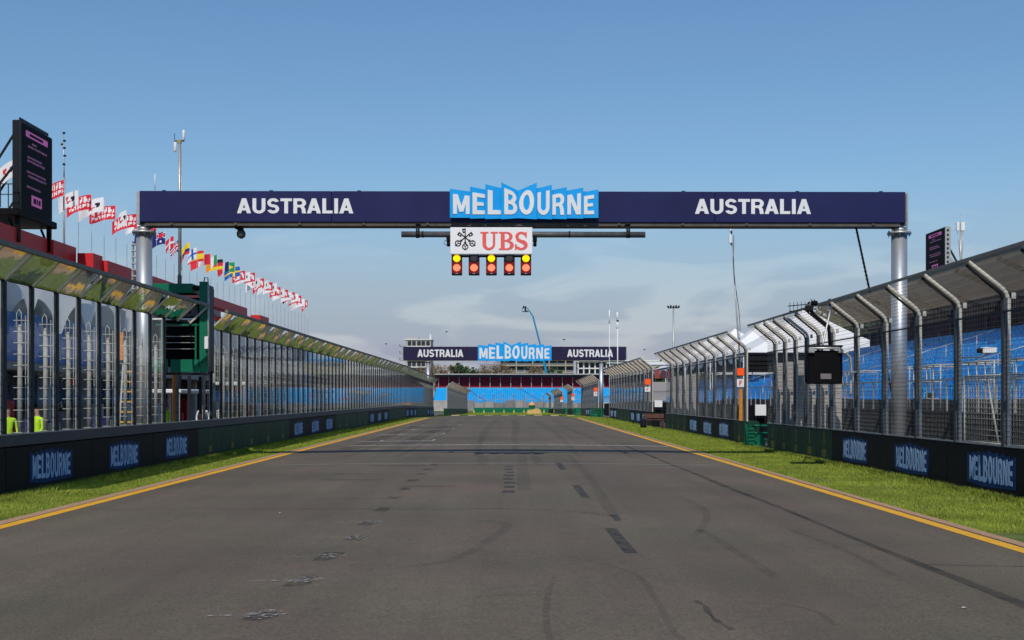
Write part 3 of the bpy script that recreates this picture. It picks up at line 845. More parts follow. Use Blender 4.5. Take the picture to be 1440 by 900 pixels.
# ------------------------------------------------------------------ gantries
SIGN_X = [323, 433, 515, 602, 695, 795, 877, 958, 1048, 1130]
SIGN_Q = [(107, 119, 265, 262), (95, 108, 270, 264), (82, 99, 272, 266), (72, 112, 273, 263), (112, 73, 263, 273), (101, 85, 266, 273), (110, 97, 266, 272), (113, 100, 264, 269), (121, 110, 262, 265)]
def gantry(label, Y, xl, xr, yt, yb, posts, sign, texts, txt_y, navy, post_r, rz=0.0, strip_px=5):
    root = thing('gantry', label, 'gantry', (0, Y, dip(Y)), rz=rz)
    F = Y - .35
    def L(x, y, dy=0.0):
        p = P(x, y, F); return Vector((p.x, -.35 + dy, p.z - dip(Y)))
    a, b = L(xl, yb), L(xr, yt)
    n = 4
    for i in range(n):
        x0 = a.x + (b.x - a.x) * i / n; x1 = a.x + (b.x - a.x) * (i + 1) / n
        mb = MB(); mb.cbox(x0 + .004, -.35, a.z, x1 - .004, .25, b.z, .012); mb.build('board_panel', navy, root)
    sz = strip_px / FPX * F
    mb = MB(); mb.box(a.x + .15, -.30, a.z - sz, b.x - .15, .22, a.z - .003)
    for k in range(12):
        xx = a.x + (b.x - a.x) * (k + .5) / 12; mb.box(xx - .04, -.34, a.z - sz * .8, xx + .04, -.302, a.z - sz * .2)
    mb.build('underside_beam', mat('weathered_beam', (0.10, 0.09, 0.075), 0.7, var=.25, scale=5), root)
    for sx, xe in ((-1, a.x), (1, b.x)):
        mb = MB(); mb.box(xe + sx * .006, -.30, a.z - .05, xe + sx * .10, .22, b.z - .02); mb.build('end_cap', M_GALV, root)
    for (px, ) in posts:
        X = (px - VX) / FPX * Y
        mb = MB(); mb.tube([(X, 0, -.1), (X, 0, a.z - .30)], post_r, 28); post = mb.build('post', M_PIPE, root)
        mb = MB(); mb.tube([(X, 0, a.z - .30), (X, 0, a.z - .24)], post_r * 1.5, 28)
        for k in range(10): mb.tube([(X + post_r * 1.33 * cos(k * .628), post_r * 1.33 * sin(k * .628), a.z - .36), (X + post_r * 1.33 * cos(k * .628), post_r * 1.33 * sin(k * .628), a.z - .19)], .02, 6)
        mb.build('flange', M_GALV, post)
        mb = MB(); mb.tube([(X, 0, a.z - .24), (X, 0, a.z - sz)], post_r * .92, 24); mb.build('neck', M_GALV, post)
        mb = MB(); mb.cbox(X - post_r * 1.8, -post_r * 1.8, -.05, X + post_r * 1.8, post_r * 1.8, .04, .02); mb.build('base_plate', M_GALV, post)
    for fx_ in (.03, .17, .285, .50, .71, .86, .97):           # small lifting lugs on the top edge
        xx = a.x + (b.x - a.x) * fx_; mb = MB(); mb.box(xx - .05, -.2, b.z - .01, xx + .05, -.15, b.z + .05); mb.build('lifting_lug', M_DARK, root)
    hh = (txt_y[1] - txt_y[0]) / FPX * F
    for (x0, x1) in texts:
        p = L(x0, txt_y[1]); w = (x1 - x0) / FPX * F
        mb = MB(); mb.plate2d(text2d('AUSTRALIA', hh, w, .10, KERN), lambda u, v, d: (p.x + u, -.352 - d, p.z + v), .012, 0)
        mb.build('lettering', M_WHITE, root)
    sx0, sx1, sy0, sy1 = sign                              # photo box of the folded sign
    fx = lambda q: sx0 + (q - 323) / (1130 - 323) * (sx1 - sx0)
    fy = lambda q: sy0 + (q - 72) / (273 - 72) * (sy1 - sy0)
    for i, c in enumerate('MELBOURNE'):
        tl, tr, bl, br = SIGN_Q[i]; x0, x1 = fx(SIGN_X[i]), fx(SIGN_X[i + 1])
        dl, dr = (.24, .12) if i < 4 else (.12, .24)
        if i == 3: dr = .10
        if i == 4: dl = .10
        A, B, Cc, D = L(x0, fy(bl), -dl), L(x1, fy(br), -dr), L(x1, fy(tr), -dr), L(x0, fy(tl), -dl)
        mb = MB(); mb.slab([A, B, Cc, D], (0, 1, 0), .07)
        pan = mb.build('letter_panel', M_CYAN, root)
        nrm = (B - A).cross(D - A).normalized()
        if nrm.y > 0: nrm = -nrm
        def fn(u, v, d):
            e = A.lerp(B, u); t = D.lerp(Cc, u); return e.lerp(t, v) + nrm * (d + .003)
        V, Fc = glyph(c); gw = GLYPHS[c][0]
        u0, u1 = (.15, .97) if i < 4 else (.05, .86)
        if i == 3: u0, u1 = .17, .93
        if i == 8: u0, u1 = .06, .72
        vs = [(u0 + (u1 - u0) * min(1, max(0, x / gw)), .13 + .70 * y + (.05 if i in (3, 4) else .02 if i in (2, 5) else 0) * y) for x, y in V]
        mb = MB(); mb.plate2d((vs, Fc), fn, .015); mb.build('letter', M_WHITE, pan)
    return root, L
G1Y = 34.3
g1, L1 = gantry('wide navy overhead gantry with AUSTRALIA lettering and folded blue MELBOURNE sign above the start lights', G1Y, 197, 1275, 269, 312.5,
            ((204,), (1266,)), (633, 840.5, 258.5, 310), ((334, 497), (977.5, 1141)), (279.5, 300.5), M_NAVY, .235, rz=.008)
gantry('smaller distant purple navy gantry with AUSTRALIA and MELBOURNE across the end of the straight', 148.0, 567, 880.5, 487.5, 506,
       ((602,), (845.5,)), (672, 775.5, 480, 508.5), ((587, 651.5), (797.5, 862)), (491.5, 502), M_NAVY2, .27, strip_px=1.2)
mb = MB()                                                  # cable tray with rungs beside the left column
Xp = (204 - VX) / FPX * G1Y
mb.box(Xp - .36, -.05, 4.2, Xp - .33, .10, 6.7)
for k in range(13): mb.box(Xp - .36, -.08, 4.3 + k * .19, Xp - .22, .06, 4.34 + k * .19)
mb.build('cable_ladder', M_GALV, g1)
mb = MB(); a = L1(219, 268); mb.tube([a, a + Vector((0, 0, .48))], .014, 6); mb.build('whip_aerial', M_WHITE, g1)
mb = MB(); a = L1(1277, 322); b = L1(1277, 272); mb.bar(a, b, .05, .05); mb.build('conduit', M_GALV, g1)

# overhead camera
p = P(337, 313, G1Y)
root = thing('camera', 'black dome camera hanging under the left half of the navy gantry', 'camera', p)
mb = MB(); mb.cbox(-.13, -.1, -.20, .10, .1, 0, .015); mb.build('housing', M_BLACK, root)
mb = MB(); mb.tube([(.02, -.02, -.2), (.05, -.03, -.27)], [.09, .10], 12); mb.build('neck', M_DARK, root)
mb = MB(); mb.tube([(.05, -.03, -.25), (.05, -.03, -.31), (.055, -.03, -.39), (.06, -.03, -.45), (.06, -.03, -.49)], [.10, .135, .135, .10, .03], 16)
mb.build('dome', mat('grey_dome', (.09, .10, .085), .3, var=.2), root)

# start light unit
SY = G1Y - .95
def Q(x, y, dy=0.0): 
    v = P(x, y, SY); return Vector((v.x, SY + dy, v.z))
o0 = Q(691, 333)
root = thing('start_lights', 'white UBS sign with five red lamp boxes below, hung on a steel pipe', 'start lights', o0)
R_ = lambda x, y, dy=0.0: Q(x, y, dy) - o0
mb = MB(); mb.tube([R_(564, 328.7, .12), R_(908, 329.3, .12)], .088, 18); mb.build('pipe', mat('dull_pipe', (.13, .13, .125), .45, .4, var=.3, scale=5), root)
mb = MB()
for x in (593, 640, 742, 800): mb.tube([R_(x, 328.8, .12), R_(x + 2, 328.8, .12)], .10, 16)
mb.build('pipe_clamp', M_DARK, root)
for x in (587, 884):
    mb = MB(); mb.bar(R_(x - 1.5, 313, .12), R_(x - 1.5, 328, .12), .05); mb.bar(R_(x + 1.5, 313, .12), R_(x + 1.5, 328, .12), .05)
    mb.tube([R_(x - 2.5, 329, .12), R_(x + 2.5, 329, .12)], .105, 14); mb.box(*(R_(x - 3, 315, .04)), *(R_(x + 3, 312.6, .72)))
    mb.build('hanger', M_DARK, root)
for x in (630.5, 752.3):
    mb = MB(); a = R_(x, 334); mb.cbox(a.x - .06, .02, a.z - .12, a.x + .06, .18, a.z + .04, .015); mb.cbox(a.x - .05, .0, a.z - .25, a.x + .05, .16, a.z - .13, .02)
    mb.tube([(a.x, .08, a.z - .05), (a.x - .11, .08, a.z - .08), (a.x - .14, .08, a.z - .16), (a.x - .06, .08, a.z - .22)], .008, 5)
    mb.build('clamp_fixing', M_BLACK, root)
a, b = R_(633.5, 358), R_(748.5, 320.5)
mb = MB(); mb.cbox(a.x, -.12, a.z, b.x, .02, b.z, .01); board = mb.build('sign_board', mat('sign_white', (.86, .85, .85), .45, var=.03), root)
M_UBS = mat('print_red', (.84, .125, .11), .5, var=.03)
p = R_(675.5, 352.2); w = R_(742, 0).x - p.x; hgt = R_(0, 326.8).z - p.z
mb = MB(); mb.plate2d(text2d('ubs', hgt, w, .05), lambda u, v, d: (p.x + u, -.121 - d, p.z + v), .010); mb.build('lettering', M_UBS, board)
# three crossed keys
pol = []
def keypart(ang, poly):
    c, s_ = cos(radians(ang)), sin(radians(ang)); return [(x * c - y * s_, x * s_ + y * c) for x, y in poly]
for ang in (0, 50, -50):
    tp = 1.0 if ang == 0 else .92; sg = -1 if ang >= 0 else 1
    ps = [rect(-.055, -.72, .055, tp), rect(0, tp - .16, sg * .30, tp - .03), rect(sg * .20, tp - .30, sg * .32, tp - .03), rect(0, tp - .46, sg * .27, tp - .34), rect(sg * .17, tp - .52, sg * .28, tp - .34)]
    ps += [rect(-.14, -.62, .14, -.52)]
    ps += band(0, -1.03, .345, .345, 0, 360, .10, n=24) + [[(-.07, -1.36), (.07, -1.36), (.0, -1.48)], rect(-.035, -1.30, .035, -1.0), [(0, -.98), (.04, -1.04), (.22, -.86), (.18, -.80)], [(0, -.98), (-.04, -1.04), (-.22, -.86), (-.18, -.80)]]
    pol += [keypart(ang, [(x, y) for x, y in q]) for q in ps]
kc = R_(654.4, 334.6); ks = 12.8 / FPX * SY
mb = MB(); mb.plate2d(union2d(pol), lambda u, v, d: (kc.x + u * ks, -.121 - d, kc.z + v * ks * .98 - .0), .010); mb.build('key_emblem', M_BLACK, board)
def lamp_mat(n, c, st): return mat(n, c, .35, var=.05, emit=c, estr=st)
M_LY = lamp_mat('lamp_yellow', (1.0, .62, .0), .75); M_LR = lamp_mat('lamp_red', (1.0, .20, .10), .9); M_LOFF = mat('lamp_off', (.05, .045, .05), .3, var=.1)
M_LHALO = mat('red_lamp_halo', (.16, .003, .010), .5, var=.1, emit=(.4, .0, .012), estr=.10)  # red spill around the lit lamps, put in as a glowing plate
M_HOUS = mat('housing_dark', (.012, .005, .007), .5, var=.2)
mb = MB(); a, b = R_(638, 361), R_(745, 358.2); mb.box(a.x, .04, a.z, b.x, .16, b.z); mb.build('cross_bar', M_BLACK, root)
for i, (x0, x1) in enumerate(((635.1, 649.7), (659, 674.2), (683.5, 698.6), (708.5, 723.9), (732.2, 747))):
    a, b = R_(x0, 386.6), R_(x1, 358.3); cx = (a.x + b.x) / 2
    mb = MB(); mb.cbox(a.x, -.02, a.z, b.x, .2, b.z, .012); hs = mb.build('lamp_box', M_HOUS, root)
    for y, r, m, nm, lab in ((363.6, 5.2, M_LY if i % 2 == 0 else M_LOFF, 'upper_lamp', 'lit yellow upper lamp' if i % 2 == 0 else 'unlit dark upper lamp'), (376.5, 5.35, M_LR, 'lower_lamp', None)):
        c = R_((x0 + x1) / 2, y); rr = r / FPX * SY
        if nm == 'lower_lamp':
            mb = MB(); mb.box(a.x + .012, -.026, c.z - rr * 1.45, b.x - .012, -.0205, c.z + rr * 1.45); mb.build('halo_plate', M_LHALO, hs)
        mb = MB(); mb.tube([(cx, -.028, c.z), (cx, -.045, c.z), (cx, -.058, c.z)], [rr, rr, rr * .75], 24, smooth=False)
        o = mb.build(nm, m, hs)
        if lab: o['label'] = lab
        mb = MB()                                          # short hood over the lens
        for k in range(9):
            t0, t1 = radians(20 + 140 * k / 9), radians(20 + 140 * (k + 1) / 9); r2 = rr * 1.1
            mb.quad((cx + r2 * cos(t0), -.024, c.z + r2 * sin(t0)), (cx + r2 * cos(t1), -.024, c.z + r2 * sin(t1)), (cx + r2 * cos(t1), -.10, c.z + r2 * sin(t1)), (cx + r2 * cos(t0), -.10, c.z + r2 * sin(t0)))
        if nm == 'lower_lamp': mb.build('hood', M_HOUS, hs)
    mb = MB(); c = R_((x0 + x1) / 2, 384.2); mb.box(c.x - .03, -.026, c.z - .012, c.x + .03, -.0205, c.z + .012); mb.build('number_tag', M_WHITE, hs)

# cable from the gantry to the ground
mb = MB(); a, b = P(1203, 316, G1Y), Vector((13.95, 40.0, 0.02)); mb.tube([a, a.lerp(b, .5) + Vector((0, 0, -.05)), b], .032, 6)
for k in range(60):
    q = a.lerp(b, (k + .5) / 60); mb.box(q.x - .04, q.y - .04, q.z - .02 - .1 * math.sin(pi * (k + .5) / 60) * .5, q.x + .04, q.y + .04, q.z + .02 - .05)
tag(mb.build('guy_cable', M_DARK), 'thin braided guy cable running down from the right end of the navy gantry', 'cable')

# ------------------------------------------------------------------ starter's booth
BY = 36.5
root = thing('starter_booth', 'green steel starter booth standing up through the gap in the glass screen', 'booth', (-10.9, BY, 0))
def bx(name, x0, y0, z0, x1, y1, z1, m, par=None, c=.012):
    mb = MB(); mb.cbox(x0, y0, z0, x1, y1, z1, c); return mb.build(name, m, par or root)
bx('frame_post', .98, 0, 2.80, 1.24, .14, 5.72, M_BOOTH); bx('frame_post', -1.0, 0, 2.80, -.90, .1, 5.55, M_BOOTH)
bx('frame_post', .98, 1.1, 2.80, 1.14, 1.24, 5.60, M_DARK)
bx('side_panel', 1.10, .142, 2.86, 1.16, 1.098, 5.66, M_SLATE)
mb = MB(); mb.tube([(1.28, -.02, 3.0), (1.28, -.02, 5.6)], .035, 8); mb.tube([(1.28, -.02, 5.6), (1.26, -.02, 5.85), (1.16, .0, 5.85), (1.12, .02, 5.70)], .02, 6)
mb.build('hand_rail', M_GALV, root)
bx('roof_beam', -1.0, .002, 5.36, .76, .9, 5.66, M_BOOTH); bx('roof_link', .761, .05, 5.50, .979, .8, 5.60, M_DARK)
bx('floor_tray', -1.05, -.02, 2.74, 1.0, 1.2, 2.80, M_DARK)
bx('front_panel', -.98, -.025, 2.81, -.02, .03, 3.22, M_BOOTH); bx('front_panel', .06, -.025, 2.81, .97, .03, 3.22, M_BOOTH)
bx('back_panel', -.98, 1.12, 3.0, .97, 1.16, 5.3, M_BLACK)
bx('console', -.6, .35, 3.85, .9, .9, 4.45, M_BLACK)
bx('counter_edge', -.88, .2, 4.50, .80, .34, 4.56, M_WHITE); bx('counter_edge', -.30, .1, 4.30, .60, .2, 4.35, M_WHITE)
bx('hood_panel', -.9, .3, 4.62, .85, .5, 4.95, mat('brown_grey', (.11, .095, .085), .6))
bx('hood_slot', -.2, .285, 4.72, .12, .299, 4.84, M_BLACK); bx('hood_slot', .3, .285, 4.72, .62, .299, 4.84, M_BLACK)
bx('side_rail', .84, -.03, 3.22, .90, .02, 4.38, M_BOOTH); bx('side_rail', -.28, -.03, 3.22, -.22, .02, 4.38, M_BOOTH)
bx('cross_rail', -.4, -.05, 4.30, .975, -.032, 4.36, M_BOOTH)
for k in range(3): bx('thin_rail', -.2, -.01, 3.55 + k * .2, .83, .005, 3.57 + k * .2, M_GALV, c=.003)
bx('switch_box', 1.18, -.14, 3.55, 1.30, -.045, 3.95, M_WHITE)
bx('orange_sign', -1.7, .3, 3.2, -1.55, .4, 4.1, M_ORANGE)
for (x, y) in ((-.95, .05), (-.95, 1.1)):
    mb = MB(); mb.bar((x, y, 0.0), (x, y, 2.74), .12); mb.build('leg', M_DARK, root)

# ------------------------------------------------------------------ video screens
M_LEDK = mat('screen_black', (.006, .005, .009), .5, spec=.03, var=.1)
M_LEDP = mat('screen_pink', (.30, .07, .22), .4, var=.1, emit=(.36, .075, .27), estr=.5)
M_LEDD = mat('screen_dim', (.12, .04, .10), .4, var=.1, emit=(.14, .045, .12), estr=.5)
def screen_print(mb, q):
    """q(a, b, c, d): rectangle in screen fractions from the upper left"""
    q(.17, .85, .075, .145, 1); q(.28, .70, .095, .125, 0)
    rs = random.Random(4)
    rows = [(.19, .36, .50), (.235, .24, .82), (.36, .22, .66), (.40, .22, .76), (.53, .20, .78), (.575, .24, .80), (.70, .2, .62)]
    for (f, a, b) in rows:
        x = a
        while x < b:
            w = rs.uniform(.02, .06); q(x, min(b, x + w), f, f + .026 - rs.random() * .008, 2); x += w + .012
    q(.34, .66, .79, .91, 1); q(.40, .48, .82, .88, 0); q(.50, .54, .82, .88, 0); q(.56, .62, .82, .88, 0)
root = thing('video_screen', 'tall black portrait LED screen on a black truss above the pit building, pink text', 'video screen', (-18.9, 43.96, 9.3))
H_, W_ = 3.44, 3.2
mb = MB(); mb.cbox(-.28, 0, 0, 0, W_, H_, .03); mb.build('screen_case', M_DARK, root)
mb = MB(); mb.box(-.01, -.012, -.02, .06, .05, H_ + .02); mb.box(-.01, 0, H_ - .01, .03, W_ * .85, H_ + .09); mb.build('edge_frame', M_SLATE, root)
mb = MB(); mb.quad((.004, .06, .05), (.004, W_ - .05, .05), (.004, W_ - .05, H_ - .05), (.004, .06, H_ - .05), 0)
screen_print(mb, lambda a, b, c, d, mi: mb.box(.005 + .002 * (mi == 0), .06 + a * (W_ - .1), H_ * (1 - d), .009 + .003 * (mi == 0), .06 + b * (W_ - .1), H_ * (1 - c), mi))
mb.build('display', [M_LEDK, M_LEDP, M_LEDD], root)
mb = MB(); mb.cbox(-2.2, -.3, -.30, .1, W_ + .25, -.02, .03); mb.build('base_beam', M_BLACK, root)
for (y, x) in ((.1, -.1), (.1, -1.9), (W_ - .1, -.1), (W_ - .1, -1.9)):
    mb = MB(); mb.bar((x, y, -1.28), (x, y, -.3), .16); mb.bar((x, y + .05, -1.2), (x - .35, y + .05, -.35), .08); mb.build('base_leg', M_BLACK, root)
for (y, z) in ((.1, 2.9), (.1, 1.7), (1.6, 2.9), (W_ - .1, 2.9), (W_ - .1, 1.7)):
    mb = MB(); mb.bar((-.25, y, z), (-2.1 if z > 2 else -1.6, y, -.05), .07); mb.build('brace', M_DARK, root)
mb = MB()
for k in range(8): mb.bar((-2.1 + .3 * k, -.28, 0), (-2.1 + .3 * k, -.28, .9), .03)
mb.bar((-2.2, -.28, .9), (0, -.28, .9), .035); mb.bar((-2.2, -.28, .5), (0, -.28, .5), .03); mb.build('guard_rail', M_DARK, root)
root = thing('video_screen', 'smaller portrait LED screen with pink text rising behind the right grandstand', 'video screen', (27.2, 70.9, 9.9))
W2, H2 = 3.3, 2.75
mb = MB(); mb.cbox(0, 0, 0, .32, W2, H2, .03); mb.build('screen_case', M_DARK, root)
mb = MB(); mb.quad((-.004, .05, .05), (-.004, W2 - .05, .05), (-.004, W2 - .05, H2 - .05), (-.004, .05, H2 - .05), 0)
screen_print(mb, lambda a, b, c, d, mi: mb.box(-.005 - .002 * (mi == 0), W2 - .05 - a * (W2 - .1), H2 * (1 - d), -.009 - .003 * (mi == 0), W2 - .05 - b * (W2 - .1), H2 * (1 - c), mi))
mb.build('display', [M_LEDK, M_LEDP, M_LEDD], root)
mb = MB(); mb.box(.0, -.05, 0, .34, -.002, H2)
for k in range(9): mb.box(.10, -.058, .2 + k * .28, .22, -.052, .34 + k * .28, 1)
mb.build('edge_frame', [M_GALV, M_DARK], root)
for y in (.3, W2 - .3):
    mb = MB(); mb.bar((.25, y, -9.9), (.25, y, 0), .25); mb.bar((.3, y, 1.6), (1.3, y, -.2), .1); mb.build('mast', M_SLATE, root)
mb = MB(); mb.add([(.35, 0, .9), (.35, 0, 0), (1.1, 0, 0)] + [(.35, .1, .9), (.35, .1, 0), (1.1, .1, 0)], [(0, 1, 2), (5, 4, 3), (0, 2, 5, 3)]); mb.build('gusset', M_GALV, root)

# ------------------------------------------------------------------ flags on the pit roof
FLC = {'W': mat('flag_white', (.80, .79, .80), .8, var=.04), 'R': mat('flag_red', (.66, .030, .045), .8, var=.06), 'K': mat('flag_black', (.02, .02, .03), .8),
       'B': mat('flag_navy', (.015, .025, .16), .8), 'L': mat('flag_blue', (.02, .12, .45), .8), 'Y': mat('flag_yellow', (.85, .60, .02), .8),
       'G': mat('flag_green', (.02, .30, .09), .8), 'O': mat('flag_orange', (.80, .30, .02), .8)}
FK = list(FLC)
def fl_brand(u, v):       # white with a red and a black slanted stroke
    x = u - .15 * (v - .5)
    if .30 < v < .68 and .14 < x < .32: return 'K' if (v > .45 or x > .24) else 'W'
    if .28 < v < .72 and .46 < x < .62 and not (.40 < v < .58 and x < .55): return 'R'
    if .30 < v < .40 and .36 < x < .46: return 'R'
    return 'W'
LT = ["..#...#.#..#.#....", ".###.##.#.##.##.#.", ".#.#.#..#.#..#.##.", "..................", "#.##.##.#.#.##.#.#", "###.#.#.###.##.##.", "#...#.#.#.#.#..#.#"]
def fl_script(u, v):
    j = int((.80 - v) / .09); i = int((1 - u) * 18)
    if 0 <= j < 7 and 1 < i < 17 and LT[j][i] == '#': return 'W'
    return 'R'
def fl_ensign(bg):
    def f(u, v):
        if u < .5 and v > .5:
            x, y = abs(u - .25) / .25, abs(v - .75) / .25
            if x < .14 or y < .2: return 'R'
            if x < .26 or y < .36 or abs(x - y) < .16: return 'W'
            return bg
        if (abs(u - .75) < .05 and (abs(v - .75) < .07 or abs(v - .3) < .07)) or (abs(u - .25) < .06 and abs(v - .25) < .09): return 'W'
        return bg
    return f
def fl_union(u, v):
    x, y = abs(u - .5) / .5, abs(v - .5) / .5
    if x < .1 or y < .18: return 'R'
    if x < .18 or y < .32: return 'W'
    if abs(x - y) < .08: return 'R'
    return 'W' if abs(x - y) < .22 else 'B'
def cross(bg, c): return lambda u, v: c if abs(u - .36) < .08 or abs(v - .5) < .12 else bg
def hstripe(*c): return lambda u, v: c[min(len(c) - 1, int((1 - v) * len(c)))]
def vstripe(*c): return lambda u, v: c[min(len(c) - 1, int(u * len(c)))]
def fl_brazil(u, v): return 'L' if math.hypot((u - .5) * 1.4, v - .5) < .18 else ('Y' if abs(u - .5) / .42 + abs(v - .5) / .42 < 1 else 'G')
NAT = [(fl_ensign('B'), 'dark blue ensign flag with a small union canton'), (fl_ensign('B'), 'blue ensign flag with white stars beside the darker one'), (cross('R', 'W'), 'red flag with a white cross'),
       (fl_union, 'red, white and blue flag with diagonal crosses'), (hstripe('Y', 'Y', 'B', 'R'), 'yellow, blue and red striped flag'), (cross('W', 'L'), 'white flag with a blue cross'),
       (hstripe('R', 'Y', 'Y', 'R'), 'red and yellow striped flag'), (vstripe('R', 'W', 'R'), 'red and white striped flag next to the yellow one'),
       (vstripe('G', 'W', 'O'), 'green, white and orange striped flag'), (hstripe('K', 'R', 'Y'), 'black, red and gold striped flag'),
       (vstripe('B', 'W', 'R'), 'dark blue, white and red striped flag'), (fl_brazil, 'green flag with a yellow diamond'), (cross('L', 'Y'), 'blue flag with a yellow cross')]
def make_flag(design, seed, small=False):
    rs = random.Random(seed); mb = MB(); nu, nv = (10, 6) if small else (20, 12); w, h = rs.uniform(1.1, 1.6), .68
    ph = rs.uniform(0, 6); droop = rs.uniform(.2, .75); am = rs.uniform(.05, .13); vs = []
    for j in range(nv + 1):
        for i in range(nu + 1):
            u, v = i / nu, j / nv
            vs.append((-w * u * .86, .28 * u + am * 1.4 * sin(5.5 * u + ph + v) * (u ** .6), -h * (1 - v) - droop * u * u * .75 + am * .5 * sin(7 * u + ph) * u))
    fs, ms = [], []
    for j in range(nv):
        for i in range(nu):
            fs.append((j * (nu + 1) + i, j * (nu + 1) + i + 1, (j + 1) * (nu + 1) + i + 1, (j + 1) * (nu + 1) + i))
            ms.append(FK.index(design((i + .5) / nu, (j + .5) / nv)))
    mb.v = vs; mb.f = fs; mb.m = ms; mb.sm = [True] * len(fs)
    return mb.mesh('cloth', list(FLC.values()))
pol_me = MB().tube([(0, 0, 0), (0, 0, 3.4)], [.013, .009], 6).mesh('pole', mat('pale_pole', (.55, .58, .62), .5, var=.1))
nr = nw = 0; nfar = 0
for i in range(-5, 37):
    Y = 51.6 + 1.638 * i; ztop = 11.55 + random.uniform(-.16, .12)
    grp = 'flags along the pit building roof'
    if 7 <= i < 20:
        d, lb = NAT[i - 7]; lb = lb + ' on the roof line'
    else:
        red = (i % 2 == 1) if i < 7 else (i % 2 == 0)
        d = fl_script if red else fl_brand
        if i < -1:
            lb = 'white flag with red and black emblem at the left edge, before the LED screen' if i == -4 else 'flag on the roof hidden behind the black LED screen'
            if i in (-5,-3, -2): continue
        elif i < 7:
            if red: nr += 1; lb = f'red flag with white script, {ORD[nr - 1]} red one right of the LED screen'
            else: nw += 1; lb = f'white flag with black and red emblem, {ORD[nw - 1]} white one right of the LED screen'
        else:
            nfar += 1; lb = f'small {"red flag with white script" if red else "white flag with dark emblem"}, {ORD[nfar - 1] if nfar < 15 else str(nfar) + "th"} after the national flags'
            if nfar > 14: lb = f'small {"red" if red else "white"} flag, {["third last", "second last", "last"][nfar - 15]} at the far end of the flag row'
    root = thing('flag', lb, 'flag', (-19.5, Y, 8.15), group=grp)
    link('pole', pol_me, root)
    link('cloth', make_flag(d, i * 7 + 3, i > 19), root, loc=(-.02, 0, ztop - 8.15), rot=(0, 0, random.uniform(-.55, .65)))

# ------------------------------------------------------------------ pit building
root = thing('pit_building', 'long pit building with maroon parapet, cream fascia and dark garages behind the glass screen', 'building', (-19, 16, 0))
mb = MB(); mb.box(-21, 0, 3.2, -.71, 62, 8.1); mb.box(-21, 62, 3.2, -.71, 120, 7.3); mb.box(-21, 0, 0, -3.5, 120, 3.2); mb.build('wall', M_CREAM, root)
par = [(16, 46.9, 0, 8.55), (47.0, 49.5, .2, 8.52), (49.6, 50.75, .9, 8.30), (50.8, 78, 1.1, 8.12), (82, 85, 1.1, 7.95)]
for (y0, y1, x, z) in par:
    y = y0
    while y < y1 - .05:
        e = min(y + 4, y1); mb = MB(); mb.cbox(x - .7, y - 16 + .006, 7.55, x, e - 16 - .006, z, .01); mb.build('parapet_panel', M_RED, root); y = e
fas = MB().cbox(-.7, .02, 4.9, -.1, 4.48, 6.35, .02).mesh('fascia_panel', M_CREAM)
bal = MB().cbox(-.7, .0, 3.05, .5, 4.5, 3.35, .02).mesh('balcony_slab', M_CONC)
ban = MB().cbox(.46, .05, 3.36, .52, 4.45, 4.3, .01).mesh('balustrade_panel', mat('balustrade_blue_grey', (.10, .17, .27), .5, var=.3, scale=1.2))
col_ = MB().cbox(-.6, -.2, 0, -.2, .2, 3.04, .02).mesh('column', M_CONC)
grg = MB().box(-3.45, .25, 0, -3.4, 4.3, 2.9).box(-3.4, .22, 2.5, -1.2, 4.28, 2.9).mesh('garage_door', M_BLACK)
win = MB().cbox(-.69, .3, 6.45, -.62, 4.2, 7.5, .01).mesh('window', M_SLATE)
wpn = MB().box(-.615, .4, 6.52, -.60, 2.2, 7.42).box(-.615, 2.3, 6.52, -.60, 4.1, 7.42).mesh('pane', M_PANE)
def sun_canvas(n_arch, dx, ztop, leg):  # canvas added for the pale arches, slanted to catch the sun
    """white canvas set at a slant to the lane, cut into arches along its lower edge"""
    aw = MB(); vs = []; m = 36
    for i in range(m + 1):
        f = i / m; q = abs(((f * n_arch) % 1.0) - .5) * 2
        zb = leg + 1.5 * (1 - q ** 2.6); x = -.2 + dx * f
        vs += [(x, 4.5 * f, ztop), (x + .1, 4.5 * f, zb)]
    aw.add(vs, [(2 * i, 2 * i + 1, 2 * i + 3, 2 * i + 2) for i in range(m)])
    aw.add([(x - .02, y, z) for x, y, z in vs], [(2 * i + 2, 2 * i + 3, 2 * i + 1, 2 * i) for i in range(m)])
    return aw.mesh('sun_canvas', M_TENT)
AWN = {5: sun_canvas(2.3, 1.5, 7.3, 4.7), 6: sun_canvas(1.6, 1.7, 7.2, 4.4), 7: sun_canvas(2.0, 1.4, 7.0, 4.6), 9: sun_canvas(1.3, 1.6, 6.5, 4.5), 11: sun_canvas(2.0, 1.2, 6.6, 4.8)}
rb_ = random.Random(11)
HC = [mat('hoarding_blue', (.02, .15, .42), .5, var=.35, scale=1.1), mat('hoarding_grey', (.16, .17, .18), .6, var=.4, scale=1.3), mat('hoarding_pale', (.45, .45, .44), .6, var=.25, scale=1.3), M_MAROON, mat('hoarding_slate', (.05, .06, .075), .6, var=.4)]
hoard = [[MB().cbox(.46, .05, 3.36, .52, 4.45, zt, .01).mesh('balustrade_panel', c) for zt in (4.2, 4.7, 5.2)] for c in HC]
gear = [MB().cbox(-1.6, .5, 0, -.9, 1.6 + .5 * j, .9 + .5 * j, .04).cbox(-1.2, 2.4, 0, -.7, 3.4, 1.7 - .3 * j, .04).mesh('pit_gear', [HC[2], HC[1], M_RED][j]) for j in range(3)]
